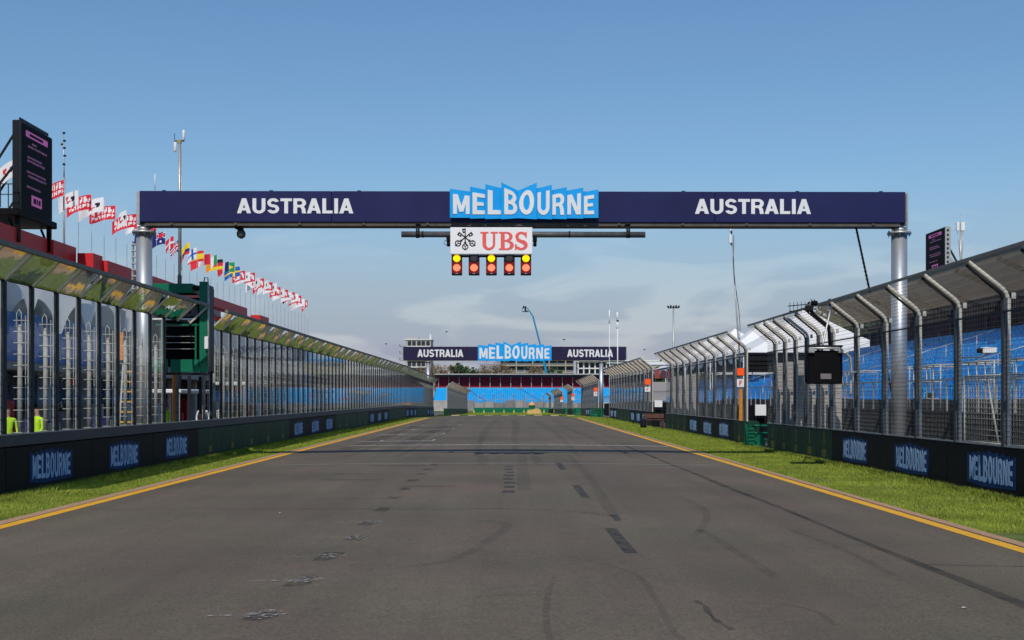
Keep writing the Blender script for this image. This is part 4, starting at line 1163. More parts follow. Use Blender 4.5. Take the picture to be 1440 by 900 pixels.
for k in range(26):
    y = k * 4.5
    if k in AWN: link('sun_canvas', AWN[k], root, loc=(0, y, 0))
    j = 0 if 4 <= k <= 7 else rb_.choice((1, 1, 2, 3, 4, 0)); link('balustrade_panel', hoard[j][2 if 4 <= k <= 7 else rb_.randrange(3)], root, loc=(0, y, 0))
    link('pit_gear', gear[rb_.randrange(3)], root, loc=(0, y + rb_.uniform(-.3, .3), 0))
    for nm, me in (('fascia_panel', fas), ('balcony_slab', bal), ('column', col_), ('garage_door', grg)):
        link(nm, me, root, loc=(0, y, 0))
    w_ = link('window', win, root, loc=(0, y, 0)); link('pane', wpn, w_)

# ------------------------------------------------------------------ masts and aerials
def capsule(mb, x, y, z0, z1, r, mi): mb.tube([(x, y, z0), (x, y, z0 + r * .5), (x, y, z1 - r * .5), (x, y, z1)], [r * .6, r, r, r * .6], 10, mi)
Yq = 46.6; X = (252.5 - VX) / FPX * Yq
root = thing('radio_mast', 'tall slim mast with two white aerial capsules behind the left end of the navy gantry', 'mast', (X, Yq, 0))
zt = P(0, 200, Yq).z
mb = MB(); mb.tube([(0, 0, 0), (0, 0, 7.0)], .085, 10); mb.build('lower_pole', M_SLATE, root)
mb = MB(); mb.tube([(0, 0, 7.0), (0, 0, zt + .1)], .06, 10); mb.tube([(.1, -.06, 7.2), (.09, -.06, zt - .2)], .012, 5); mb.build('upper_pole', M_GALV, root)
mb = MB(); mb.bar((-.22, 0, zt + .05), (.2, 0, zt + .05), .04); mb.cbox(-.09, -.06, zt - .05, .07, .06, zt + .1, .01, 1)
mb.tube([(-.19, 0, zt + .1), (-.22, 0, zt + .3), (-.17, 0, zt + .36)], .012, 5); mb.build('cross_arm', [M_DARK, mat('brass', (.35, .27, .12), .5)], root)
mb = MB(); capsule(mb, -.18, 0, zt - .40, zt, .058, 0); mb.build('aerial_capsule', M_WHITE, root)
mb = MB(); capsule(mb, .17, 0, zt + .08, zt + .5, .058, 0); mb.build('aerial_capsule', M_WHITE, root)
Yq = 50.7; X = (90 - VX) / FPX * Yq
root = thing('radio_mast', 'thin grey whip mast with small aerials just right of the tall LED screen', 'mast', (X, Yq, 8.1))
zz = lambda y: P(0, y, Yq).z - 8.1
mb = MB(); mb.tube([(0, 0, 0), (0, 0, zz(250))], .05, 8); mb.tube([(0, 0, zz(250)), (0, 0, zz(232)), (-.03, 0, zz(187))], [.035, .025, .012], 6); mb.build('pole', M_GALV, root)
mb = MB()
for y, dx in ((187, 0), (198, .02), (203, -.08), (208, .02), (219, .04), (231, 0)): mb.cbox(dx - .05, -.05, zz(y) - .04, dx + .05, .05, zz(y) + .04, .01)
mb.build('aerial', M_DARK, root)
Yq = 56.0; xa = P(1028, 316, Yq); xb = P(1040, 560, Yq)
root = thing('radio_mast', 'leaning slim mast with two white aerials and a loose cable behind the second right fence', 'mast', (xb.x + .25, Yq, 0))
o_ = Vector((xb.x + .25, Yq, 0)); tp = xa - o_
mb = MB(); mb.tube([(0, 0, 0), tp * .5, tp], [.05, .04, .03], 8); mb.build('pole', M_GALV, root)
mb = MB(); mb.tube([tp * t + Vector((.05 + .07 * sin(t * 14), -.05, 0)) for t in frange(.1, .95, 24)], .016, 5); mb.build('cable', M_DARK, root)
for (y0, y1) in ((318, 325.5), (330, 342.5)):
    a, b = P(1026.5, y1, Yq) - o_, P(1026.5, y0, Yq) - o_
    mb = MB(); mb.cbox(a.x - .07, -.16, a.z, a.x + .06, -.04, b.z, .02); mb.box(a.x + .02, -.12, a.z - .09, a.x + .10, -.04, a.z - .002, 1); mb.build('aerial_box', [M_WHITE, M_DARK], root)
Yq = 62.0; X = (1351 - VX) / FPX * Yq
root = thing('radio_mast', 'short mast with two white aerial boxes on the right grandstand roof', 'mast', (X, Yq, 7.75))
zz = lambda y: P(0, y, Yq).z - 7.75
mb = MB(); mb.tube([(0, 0, 0), (0, 0, zz(322))], .05, 8); mb.tube([(.12, -.03, zz(326)), (.09, -.03, zz(345)), (.02, -.03, zz(372))], .02, 5); mb.tube([(-.18, -.03, zz(326)), (-.12, -.03, zz(340)), (-.02, -.03, zz(372))], .02, 5); mb.tube([(0, 0, zz(322)), (0, 0, zz(300))], .012, 5); mb.build('pole', M_GALV, root)
for x0, x1 in ((-.26, -.12), (-.02, .2)):
    mb = MB(); mb.cbox(x0, -.12, zz(325), x1, .04, zz(312.8), .02); mb.build('aerial_box', M_WHITE, root)
Yq = 109.0; X = (868.5 - VX) / FPX * Yq
root = thing('radio_mast', 'distant white mast with two stacked aerial capsules in front of the far gantry', 'mast', (X, Yq, 0))
zz = lambda y: P(0, y, Yq).z
mb = MB(); mb.tube([(0, 0, 0), (0, 0, zz(443))], .055, 8); mb.build('pole', M_WHITE, root)
mb = MB(); capsule(mb, -.03, 0, zz(449), zz(439), .11, 0); mb.box(-.1, -.1, zz(452), .1, .1, zz(450), 1); mb.build('aerial_capsule', [M_WHITE, M_DARK], root)
mb = MB(); capsule(mb, -.03, 0, zz(462), zz(453), .11, 0); mb.build('aerial_capsule', M_WHITE, root)
Yq = 119.0; X = (857 - VX) / FPX * Yq
root = thing('radio_mast', 'very thin distant whip aerial with a white tip left of the stacked capsules', 'mast', (X, Yq, dip(Yq)))
zz = lambda y: P(0, y, Yq).z - dip(Yq)
mb = MB(); mb.tube([(0, 0, 0), (0, 0, zz(455))], .035, 6); mb.build('pole', M_WHITE, root)
mb = MB(); mb.tube([(0, 0, zz(455)), (0, 0, zz(436))], .07, 8); mb.build('whip', M_WHITE, root)
Yq = 400.0; X = (947 - VX) / FPX * Yq
root = thing('floodlight_mast', 'far pale floodlight mast with a flat head of lamps above the right fences', 'floodlight', (X, Yq, -2))
zz = lambda y: P(0, y, Yq).z + 2
mb = MB(); mb.tube([(0, 0, 0), (0, 0, zz(434))], [.45, .25], 10); mb.build('pole', M_GALV, root)
mb = MB(); mb.bar((-1.9, 0, zz(433)), (1.9, 0, zz(433)), .3); 
for k in range(5): mb.cbox(-2.2 + k * .95, -.5, zz(433) + .1, -1.6 + k * .95, .3, zz(433) + .75 + .15 * (k % 2), .05)
mb.build('lamp_head', M_DARK, root)
# ------------------------------------------------------------------ right grandstand
def stand(label, X0, n, dx, Z0, dz, Y0, Y1, pitch, nbest, seat_w=.44):
    root = thing('grandstand', label, 'grandstand', (X0, Y0, 0))
    L = Y1 - Y0
    mb = MB(); prof = [(0, 0)]
    for r in range(n): prof += [(r * dx, Z0 + r * dz), ((r + 1) * dx, Z0 + r * dz)]
    prof += [(n * dx, 0)]
    k = len(prof)
    mb.add([(x, 0, z) for x, z in prof] + [(x, L, z) for x, z in prof], [tuple(range(k))] + [tuple(range(k, 2 * k))[::-1]] + [(i + 1, i, i + k, i + 1 + k) for i in range(k - 1)])
    mb.build('terrace', mat('terrace_grey', (.10, .10, .10), .85, var=.2, scale=2), root)
    st = MB(); st.cbox(-.02, -seat_w / 2, .36, .38, seat_w / 2, .41, .012); st.cbox(.36, -seat_w / 2, .41, .42, seat_w / 2, .80, .012); seat_me = st.mesh('seat', M_SEAT)
    spots = []
    for r in range(n):
        m = int(L / pitch)
        for i in range(m):
            if (i % 24) in (22, 23): continue
            spots.append((r * dx + .25, (i + .5) * pitch, Z0 + r * dz))
    vis = [p for p in spots if (X0 + p[0]) / (Y0 + p[1]) < .452]
    vis.sort(key=lambda p: p[1]); best = set(vis[:nbest])
    for p in vis[:nbest]: link('seat', seat_me, root, loc=p)
    mb = MB()
    for p in spots:
        if p in best: continue
        x, y, z = p
        mb.box(x - .02, y - seat_w / 2, z + .36, x + .36, y + seat_w / 2, z + .41); mb.box(x + .36, y - seat_w / 2, z + .411, x + .42, y + seat_w / 2, z + .80)
    if mb.v: mb.build('seats', M_SEAT, root, kind='stuff')
    return root
gs = stand('long right grandstand of blue seats under a rusty cantilever roof behind the nearest wire fence', 14.0, 14, .8, 1.55, .245, 16.0, 81.0, .5, 300)
L = 65
rw = MB(); rw.box(11.7, .01, 4.9, 11.75, 1.99, 7.25)
for k in range(10): rw.box(11.62, .05 + k * .2, 5.0, 11.70, .14 + k * .2, 7.2)
rw_me = rw.mesh('cladding_panel', M_MAROON)
rf = MB(); d0, d1 = Vector((11.9, 0, 7.15)), Vector((7.7, 0, 8.50))
rf.slab([d0 + Vector((0, .01, 0)), d1 + Vector((0, .01, 0)), d1 + Vector((0, 1.99, 0)), d0 + Vector((0, 1.99, 0))], (.3, 0, 1), .05)
for k in range(9): rf.bar(d0 + Vector((0, .12 + k * .22, -.03)), d1 + Vector((0, .12 + k * .22, -.03)), .07, .05)
rf_me = rf.mesh('roof_sheet', M_ROOFU)
pf = MB()
for k in range(6):
    q = d0.lerp(d1, (k + .4) / 6) - Vector((0, 0, .12)); pf.bar(q + Vector((0, 0, 0)), q + Vector((0, 2.0, 0)), .09, .14)
pf_me = pf.mesh('purlin', mat('purlin_brown', (.40, .31, .235), .7))
fas_me = MB().cbox(7.6, .005, 8.46, 7.685, 1.995, 8.58, .01).mesh('roof_edge', M_SLATE)
for k in range(32):
    for nm, me in (('cladding_panel', rw_me), ('roof_sheet', rf_me), ('purlin', pf_me), ('roof_edge', fas_me)):
        if nm == 'cladding_panel' and k == 7: continue
        link(nm, me, gs, loc=(0, k * 2.0, 0))
rb = MB(); rb.bar((11.55, 0, 0), (11.55, 0, 7.0), .2, .2); rb.bar((11.5, 0, 6.7), (7.9, 0, 8.25), .14, .2); rb_me = rb.mesh('roof_frame', M_SLATE)
for k in range(14): link('roof_frame', rb_me, gs, loc=(0, 1.0 + k * 4.85, 0))
# aisle handrails
hr = MB()
for k in range(8): hr.tube([(.2 + k * 1.4, 0, 1.6 + k * .43), (.2 + k * 1.4, 0, 2.65 + k * .43)], .016, 6)
hr.tube([(.2, 0, 2.65), (10, 0, 5.65)], .016, 6); hr_me = hr.mesh('aisle_rail', M_GALV)
for k in range(5): link('aisle_rail', hr_me, gs, loc=(0, 11.5 + 12 * k, 0))
bx2 = MB()
for (x, z) in ((0, 0), (.0, .55), (0, 1.1)): bx2.tube([(x, 0, 2.0 + z), (x, 2.4, 2.0 + z)], .028, 6)
for y in (0, .6, 1.2, 1.8, 2.4): bx2.tube([(0, y, 1.6), (0, y, 3.1)], .025, 6)
bx2.tube([(0, 0, 3.1), (1.6, 0, 3.1), (1.6, 0, 2.0)], .025, 6); bx2.tube([(0, 2.4, 3.1), (1.6, 2.4, 3.1), (1.6, 2.4, 2.0)], .025, 6)
bm_ = bx2.mesh('landing_rail', M_RIB)
for y in (13.0, 16.2, 20.2, 23.0, 29, 35, 41): link('landing_rail', bm_, gs, loc=(-.25, y, -.05))
gs2 = stand('lower open blue seating block under the white marquees on the right', 15.2, 8, .8, 1.3, .26, 83.5, 150.0, .55, 0)

# black shade-cloth barrier with a picket rail in front of the stands
root = thing('picket_barrier', 'black cloth barrier topped with pale pickets in front of the right grandstand', 'barrier', (12.6, 14, 0))
pn = MB().cbox(0, .01, .03, .05, 2.19, 1.62, .01).mesh('cloth_panel', M_SHADE)
pk = MB().box(-.02, -.02, 1.6, .02, .02, 2.52).mesh('picket', M_GALV)
hrl = MB().bar((0, 0, 2.52), (0, 2.2, 2.52), .04).mesh('hand_rail', M_GALV)
for k in range(62):
    link('cloth_panel', pn, root, loc=(0, k * 2.2, dip(14 + k * 2.2))); link('hand_rail', hrl, root, loc=(0, k * 2.2, dip(14 + k * 2.2)))
    for j in range(2): link('picket', pk, root, loc=(0, k * 2.2 + j * 1.1, dip(14 + k * 2.2)))

# temporary mesh gates standing on the service road near the camera
gp = MB(); gw, ghh = 2.3, 2.5
for (p, q) in (((0, 0, .1), (0, 0, ghh)), ((0, gw, .1), (0, gw, ghh)), ((0, 0, ghh), (0, gw, ghh)), ((0, 0, .9), (0, gw, .9)), ((.5, 1.2, .1), (0, 1.0, ghh))): gp.tube([p, q], .024, 7)
gp_me = gp.mesh('tube_frame', M_RIB)
gq = MB()
for k in range(15): gq.tube([(0, .15 * k + .1, .9), (0, .15 * k + .1, ghh)], .005, 3)
for k in range(12): gq.tube([(0, 0, .95 + .13 * k), (0, gw, .95 + .13 * k)], .006, 3)
gq_me = gq.mesh('mesh_infill', M_RIB)
for i, (y, lb) in enumerate(((26.0, 'pale tube-framed mesh panel behind the second nearest post of the right fence'), (23.5, 'pale tube-framed mesh panel at the right edge behind the nearest fence post'))):
    root = thing('mesh_panel', lb, 'fence panel', (11.35, y, .02), group='loose mesh panels on the service road')
    link('tube_frame', gp_me, root); link('mesh_infill', gq_me, root)
# white cctv camera on the fence
root = thing('cctv_camera', 'white box camera pointing left among the near posts of the right fence', 'camera', (10.22, 24.3, 3.0))
mb = MB(); mb.cbox(-.12, -.1, -.06, .18, .08, .07, .015); mb.build('body', M_WHITE, root)
mb = MB(); mb.cbox(-.20, -.08, -.05, -.121, .06, .05, .01); mb.build('lens_hood', M_BLACK, root)
mb = MB(); mb.tube([(.05, 0, -.06), (.05, .5, -.12), (-.16, 1.0, -.12)], .02, 6); mb.build('bracket', M_GALV, root)

# ------------------------------------------------------------------ trackside box on the right fence
yy = 32.0
root = thing('light_box', 'black trackside light panel seen from behind on the right fence, with a grey label', 'light panel', (8.87, yy, 2.38))
mb = MB(); mb.cbox(-.47, -.1, 0, .50, .15, .94, .02); mb.build('case', M_BLACK, root)
mb = MB(); mb.box(-.12, -.106, .14, .18, -.101, .29); mb.build('label_plate', mat('label_grey', (.20, .17, .18), .6), root)
mb = MB(); mb.tube([(-.52, -.08, .05), (-.52, -.08, 1.02), (-.40, -.1, 1.06), (.5, -.1, 1.06)], .03, 8); mb.build('left_frame', M_DARK, root)
mb = MB(); mb.tube([(-.42, -.14, .88), (-.42, -.16, 1.0), (.44, -.16, 1.0), (.44, -.14, .88)], .035, 8); mb.cbox(-.47, -.2, .86, -.30, -.1, .98, .02); mb.cbox(.36, -.2, .86, .5, -.1, .98, .02); mb.build('carry_handle', M_GALV, root)
mb = MB(); mb.tube([(.50, .0, .88), (.62, 0, .87), (.74, 0, .75), (.77, 0, .55), (.77, 0, -.25), (.72, 0, -.30)], .04, 8); mb.build('side_arm', M_GALV, root)
mb = MB(); mb.tube([(-.05, 0, .94), (0, .05, 1.2), (.25, .35, 1.95), (.36, .5, 2.25)], .03, 6); mb.build('support_arm', M_GALV, root); mb = MB(); mb.tube([(.78, 0, .3), (1.0, .3, .35), (1.06, .48, .35)], .03, 6); mb.build('support_arm', M_GALV, root)
a = P(1138, 432, 32.9)
root = thing('aerial', 'dark twin yagi aerial clamped to the top rail of the right fence', 'aerial', a)
mb = MB(); mb.tube([(-.05, 0, 0), (.25, .2, -.25), (.62, .2, -.55), (.66, .2, -1.2)], .05, 8); mb.cbox(-.1, -.08, -.12, .1, .08, .06, .02); mb.build('clamp_arm', M_DARK, root)
for (z, x1) in ((.10, -.62), (-.05, -.55)):
    mb = MB(); mb.bar((.12, 0, z), (x1, 0, z - .07), .025)
    for k in range(7): mb.bar((.1 - k * .11, -.12, z + .0 - k * .01), (.1 - k * .11, .12, z - k * .01), .012); mb.bar((.1 - k * .11, 0, z - .08 - k * .01), (.1 - k * .11, 0, z + .09 - k * .01), .012)
    mb.build('boom', M_DARK, root)
mb = MB(); mb.cbox(.05, -.08, .05, .24, .08, .18, .03); mb.build('receiver_box', M_BLACK, root)

# ------------------------------------------------------------------ F signs and orange light panels on the fence ends
M_SIGNR = mat('sign_red', (.62, .03, .04), .5); M_ORL = mat('orange_light', (.95, .10, .015), .5, var=.08, emit=(1.0, .10, .01), estr=.15)
WHERE = [('second', 47.62, 1036.3, 1046.3, 533, 544.2, 517.5, 528.3), ('third', 78.9, 906.8, 914.6, 544, 551, 532.8, 541), ('fourth', 125.9, 835, 840, 551, 557, 545, 550.5),
         ('fifth', 175.9, 803.7, 807.6, 558, 563, 553.5, 557.5), ('sixth', 208.9, 788, 791.5, 562, 565.5, 558, 561.5)]
for (nm, Y, x0, x1, y0, y1, l0, l1) in WHERE:
    a, b = P(x0, y1, Y - .12), P(x1, y0, Y - .12); w, h = b.x - a.x, b.z - a.z
    root = thing('letter_sign', f'white square sign with red letter F on the end of the {nm} wire fence', 'sign', ((a.x + b.x) / 2, Y - .12, a.z), group='F signs on the fence ends')
    mb = MB(); mb.cbox(-w / 2, 0, 0, w / 2, .03, h, .006); mb.build('sign_plate', M_WHITE, root)
    V, Fc = glyph('F'); mb = MB(); mb.plate2d(([(u * h * .62 - w * .17, v * h * .6 + h * .2) for u, v in V], Fc), lambda u, v, d: (u, -.001 - d, v), .005); mb.build('letter', M_SIGNR, root)
    a, b = P(x0, l1, Y - .12), P(x1 + .6, l0, Y - .12); w, h = b.x - a.x, b.z - a.z
    root = thing('warning_light', f'glowing orange red light panel above the F sign of the {nm} wire fence', 'light panel', ((a.x + b.x) / 2, Y - .12, a.z), group='orange light panels on the fence ends')
    mb = MB(); mb.cbox(-w / 2, .0, 0, w / 2, .12, h, .01); mb.build('case', M_DARK, root)
    mb = MB(); mb.cbox(-w / 2 + .01, -.012, .01, w / 2 - .01, -.001, h - .01, .003); mb.build('light_face', M_ORL, root)
mb = MB(); a = P(1041, 590, 47.6); b = P(1041, 546, 47.6); mb.cbox(a.x - .05, 47.58, 1.02, a.x + .09, 47.62, b.z, .008)
tag(mb.build('orange_post', M_ORANGE), 'slim orange board standing under the nearest F sign', 'post')

# ------------------------------------------------------------------ gaps between the right fences
def marshal_gate(label, Y, X0, X1, n_rails=3):
    root = thing('marshal_gate', label, 'gate', (X0, Y, dip(Y)), group='green steel marshal gates')
    w = X1 - X0
    for x in (0, w):
        mb = MB(); mb.cbox(x - .05, -.05, 0, x + .05, .05, 1.02, .01); mb.build('upright', M_BOOTH, root)
    for z in (.28, .56, .86):
        mb = MB(); mb.tube([(.05, 0, z), (w - .05, 0, z)], .045, 8); mb.build('rail', M_BOOTH, root)
    for z in (.12, .42, .70):
        mb = MB(); mb.cbox(.06, -.11, z, .36, -.055, z + .09, .01); mb.tube([(.1, -.12, z + .14), (.3, -.12, z + .18), (.4, -.12, z + .05)], .03, 7); mb.build('hinge_bracket', M_BOOTH, root)
    mb = MB(); mb.slab([(.28, -.1, .03), (.78, -.1, .03), (.66, -.1, .5), (.34, -.1, .5)], (0, 1, 0), .03); mb.build('kick_plate', M_BOOTH, root)
marshal_gate('green steel gate frame in the gap before the nearest right wire fence', 46.0, 9.6, 10.55)
marshal_gate('small green gate frame at the foot of the far gantry right post', 124.5, 9.0, 10.2)
marshal_gate('tiny green gate frame before the fifth wire fence', 174.5, 9.9, 11.0)
def notice(label, Y, x0, x1, y0, y1):
    a, b = P(x0, y1, Y), P(x1, y0, Y)
    root = thing('notice_board', label, 'notice board', (a.x, Y, dip(Y)), group='white boards on black stands in the fence gaps')
    w = b.x - a.x; z0, z1 = a.z - dip(Y), b.z - dip(Y)
    mb = MB(); mb.cbox(0, 0, z0, w, .03, z1, .008); mb.build('board', M_WHITE, root)
    mb = MB()
    for x in (.04, w - .04): mb.bar((x, .05, 0), (x, .05, z1 - .05), .04)
    mb.build('stand', M_DARK, root)
    return root
notice('white board on a black stand behind the green gate, before the nearest fence', 49.2, 1062, 1077.5, 569, 584.5)
notice('white board on a black stand above the brown bench', 77.2, 920.5, 931.5, 563, 572.5)
notice('white board beside the far gantry right post', 150.0, 848, 858, 566, 574)
for (lb, Y, X0, X1) in (('black barred gate in the gap behind the green marshal gate', 49.5, 10.45, 11.5), ('black barred gate behind the brown bench', 77.5, 9.95, 11.0)):
    root = thing('barred_gate', lb, 'gate', (X0, Y, 0), group='black barred gates')
    mb = MB(); mb.cbox(0, 0, .9, X1 - X0, .05, 1.12, .01); mb.build('lower_panel', M_BLACK, root)
    for k in range(9):
        mb = MB(); x = (X1 - X0) * k / 8; mb.bar((x, .02, 0), (x, .02, 1.55), .03); mb.build('bar', M_BLACK, root)
root = thing('bench', 'low brown timber bench in the gap after the third wire fence', 'bench', (9.0, 75.3, 0))
M_BRN = mat('reddish_timber', (.12, .055, .042), .7, var=.25, scale=4)
for y in (0, .22):
    mb = MB(); mb.cbox(0, y, .48, 1.35, y + .18, .54, .01); mb.build('plank', M_BRN, root)
for x in (.1, 1.2):
    mb = MB(); mb.cbox(x, .02, 0, x + .08, .38, .478, .01); mb.build('leg', M_BRN, root)
mb = MB(); mb.cbox(0, .42, .62, 1.35, .47, .92, .01); mb.build('back_rail', M_BRN, root)
root = thing('equipment_bag', 'dark equipment bag beside the brown bench', 'bag', (8.62, 75.1, 0))
mb = MB(); mb.cbox(.1, 0, 0, .5, .4, .62, .10); mb.build('body', mat('bag_dark', (.008, .009, .022), .6), root)
mb = MB(); mb.tube([(.18, .2, .61), (.22, .2, .72), (.36, .2, .72), (.4, .2, .61)], .03, 6); mb.build('handle', M_DARK, root)

# ------------------------------------------------------------------ marquees
def marquee(label, X0, X1, Y0, Y1, ze, zp):
    root = thing('marquee', label, 'marquee', (X0, Y0, 0), group='white marquees on the right'); w, d = X1 - X0, Y1 - Y0; n = 8
    cx, cy = w / 2, d / 2; mb = MB(); rings = []
    for k in range(n + 1):
        t = k / n; z = ze + (zp - ze) * (t ** 1.35); rings.append([(cx * t, cy * t, z), (w - cx * t, cy * t, z), (w - cx * t, d - cy * t, z), (cx * t, d - cy * t, z)])
    vs = [p for r in rings for p in r]
    mb.add(vs, [(k * 4 + i, k * 4 + (i + 1) % 4, k * 4 + 4 + (i + 1) % 4, k * 4 + 4 + i) for k in range(n) for i in range(4)], 0, False); mb.build('roof', M_TENT, root)
    def val(p, q, nm):                                     # scalloped hanging edge
        p, q = Vector(p), Vector(q); m = 40; vs = []; 
        for i in range(m + 1):
            f = i / m; b = p.lerp(q, f); drop = .25 + .5 * abs(cos(f * pi * 3)) ** 2.5
            vs += [b, b - Vector((0, 0, drop))]
        mb = MB(); mb.add(vs, [(2 * i, 2 * i + 2, 2 * i + 3, 2 * i + 1) for i in range(m)]); mb.build('valance', M_TENT, root)
    val((0, d, ze), (0, 0, ze), '')
    mb = MB(); mb.bar((0, .05, ze - .1), (w, .05, ze - .1), .12); mb.bar((.05, 0, ze - .1), (.05, d, ze - .1), .12); mb.box(.1, .1, ze - .55, w - .1, .16, ze - .16); mb.build('eaves_beam', M_DARK, root)
    for (x, y) in ((.1, .1), (w - .1, .1), (.1, d - .1), (w - .1, d - .1)):
        mb = MB(); mb.tube([(x, y, 0), (x, y, ze)], .06, 8); mb.build('pole', M_WHITE, root)
for (y, lb) in ((84.5, 'white peaked marquee directly beyond the rusty grandstand roof'), (98.5, 'second white peaked marquee, behind the first'), (112.5, 'third white peaked marquee in the row'), (126.5, 'last white peaked marquee of the row')):
    marquee(lb, 17.4, 30.0, y, y + 13.0, 5.35, 9.2)

# small control hut between the fences
root = thing('control_hut', 'small scaffold hut with a white roof and red boards in the gap between right fences', 'hut', (15.0, 114, 0))
mb = MB(); mb.cbox(-1.2, 0, 0, 1.6, 2.4, 3.55, .02); mb.build('wall', mat('pinkish_grey', (.36, .33, .32), .8, var=.1), root)
mb = MB(); mb.cbox(-1.3, -.1, 5.25, 1.7, 2.5, 5.6, .03); mb.build('roof', M_WHITE, root)
for k in range(4):
    mb = MB(); mb.cbox(-1.0 + k * .65, -.02, 3.9, -.5 + k * .65, .02, 4.7 + .1 * (k % 2), .01); mb.build('board', mat('faded_red', (.30, .06, .06), .7, var=.2) if k % 2 else M_MAROON, root)
for (x, y) in ((-1.15, .1), (1.55, .1), (-1.15, 2.3), (1.55, 2.3)):
    mb = MB(); mb.bar((x, y, 3.55), (x, y, 5.25), .1); mb.build('post', M_GALV, root)

# ------------------------------------------------------------------ far end of the straight
root = thing('grandstand', 'distant blue grandstand with red back band and flat roof across the end of the straight', 'grandstand', (0, 329, -1.9))
X0, X1, Yb = -22, 96, 0
n = 14; mb = MB(); prof = [(0, 0)]
for r in range(n): prof += [(r * .85 + 1, 1.6 + r * .345), ((r + 1) * .85 + 1, 1.6 + r * .345)]
prof += [(n * .85 + 1, 0)]; k = len(prof)
mb.add([(X0, y, z) for y, z in prof] + [(X1, y, z) for y, z in prof], [tuple(range(k))[::-1], tuple(range(k, 2 * k))] + [(i, i + 1, i + 1 + k, i + k) for i in range(k - 1)])
mb.build('terrace', mat('blue_terrace', (.02, .16, .42), .7, var=.2), root)
mb = MB()
for r in range(n):
    x = X0 + .3
    while x < X1:
        if (x - X0 + r * .55) % 16 > 1.0: mb.box(x, r * .85 + 1.55, 1.61 + r * .345, x + .46, r * .85 + 1.63, 2.36 + r * .345)
        x += .55
mb.build('seats', M_SEAT, root, kind='stuff')
rs_ = random.Random(5); shades = [mat(f'pale_wall_{i}', c, .8, var=.25, scale=.6) for i, c in enumerate(((.33, .31, .30), (.25, .235, .24), (.40, .38, .36), (.20, .19, .20)))]
bwm = [[MB().box(.02, -.2, 0, 2.98, .9, h).mesh('base_panel', s_) for h in (2.4, 2.75, 3.05)] for s_ in shades]
for k in range(39): link('base_panel', bwm[rs_.randrange(4)][rs_.randrange(3)], root, loc=(X0 + k * 3.0, 0, 0))
for k in range(24):
    mb = MB(); x = X0 + 4 + k * 4.6; mb.bar((x, 0.2, 2.2), (x, .2, 4.1 + .5 * (k % 3)), .12); mb.bar((x, .2, 3.4), (x + 2.6, .2, 3.4), .09); mb.bar((x, .2, 3.9), (x + 2.2, 3.0, 4.9), .09); mb.build('stair_rail', M_CONC, root)
mb = MB(); mb.box(X0, 13.5, 6.6, X1, 13.9, 10.2); mb.build('back_wall', mat('deep_red', (.22, .010, .024), .6, var=.2), root)
mb = MB(); mb.box(X0, 13.2, 6.5, X1, 13.45, 6.9); mb.build('white_rail', M_CONC, root)
mb = MB(); mb.slab([(X0, 10.4, 10.75), (X1, 10.4, 10.75), (X1, 15, 9.6), (X0, 15, 9.6)], (0, 0, 1), .2); mb.build('roof', mat('roof_grey', (.12, .11, .105), .8, var=.2), root)
mb = MB(); mb.box(X0, 10.3, 10.72, X1, 10.39, 11.0); mb.build('roof_edge', M_CREAM, root)
pm_ = MB().bar((0, 12.8, 5.5), (0, 12.8, 10.1), .22).mesh('roof_post', M_CONC)
for k in range(38): link('roof_post', pm_, root, loc=(X0 + 1 + k * 3.1, 0, 0))
root = thing('hoarding', 'low green advertising hoarding on yellow feet across the end of the straight', 'hoarding', (-8.8, 290, -1.89))
ho = MB().cbox(.04, 0, .12, 2.5, .06, 1.30, .01).mesh('panel', M_BOOTH)
ft = MB().slab([(-.22, -.5, 0), (.22, -.5, 0), (.05, -.1, .75), (-.05, -.1, .75)], (0, 1, 0), .3).mesh('foot', mat('yellow_green', (.45, .42, .03), .6))
for k in range(13): link('panel', ho, root, loc=(k * 2.55, 0, 0)); link('foot', ft, root, loc=(k * 2.55, 0, 0))
root = thing('far_debris_fence', 'faint pale debris fence with curved post tops behind the far green hoarding', 'fence', (-8.8, 292, -1.89))
po = MB().tube([(0, 0, 0), (0, 0, 3.7), (-.1, -.2, 4.4), (-.3, -.7, 5.0)], .085, 6).mesh('post', M_CONC)
for k in range(14): link('post', po, root, loc=(k * 2.55, 0, 0))
mb = MB()
for k in range(26): mb.bar((0, 0, .3 + k * .14), (33, 0, .3 + k * .14), .018)
mb.build('wires', M_WIRE, root, kind='stuff')
root = thing('kerb', 'striped green and cream kerb where the track bends away at the end of the straight', 'kerb', (-7.6, 151.4, dip(151)))
KG = mat('kerb_green', (.02, .10, .03), .7); KY = mat('kerb_cream', (.55, .48, .25), .7)
for k in range(16):
    mb = MB(); mb.slab([(.01, 0, 0), (1.09, 0, 0), (1.09, .9, .0), (.01, .9, .0)], (0, 0, 1), .09); mb.build('kerb_block', KG if k % 2 else KY, root, loc=(k * 1.1, 0, 0))
root = thing('tarpaulin_heap', 'low yellow tarpaulin heap on the far grass at the end of the straight', 'tarpaulin', P(751, 587, 200) * 1.0)
root.location.z = dip(200) - .02
mb = MB(); nx_, ny_ = 14, 8; vs = []
for j in range(ny_ + 1):
    for i in range(nx_ + 1):
        u, v = i / nx_ * 2 - 1, j / ny_ * 2 - 1; hgt = max(0, 1 - abs(u) ** 7) ** .8 * max(0, 1 - v ** 4) ** .7
        vs.append((u * 1.4, v * .9, hgt * (.92 + .14 * sin(u * 4) + .08 * sin(u * 11 + v * 5))))
mb.add(vs, [(j * (nx_ + 1) + i, j * (nx_ + 1) + i + 1, (j + 1) * (nx_ + 1) + i + 1, (j + 1) * (nx_ + 1) + i) for j in range(ny_) for i in range(nx_)], 0, True)
mb.build('cover', mat('mustard_tarp', (.50, .32, .10), .7, var=.25, scale=2), root)
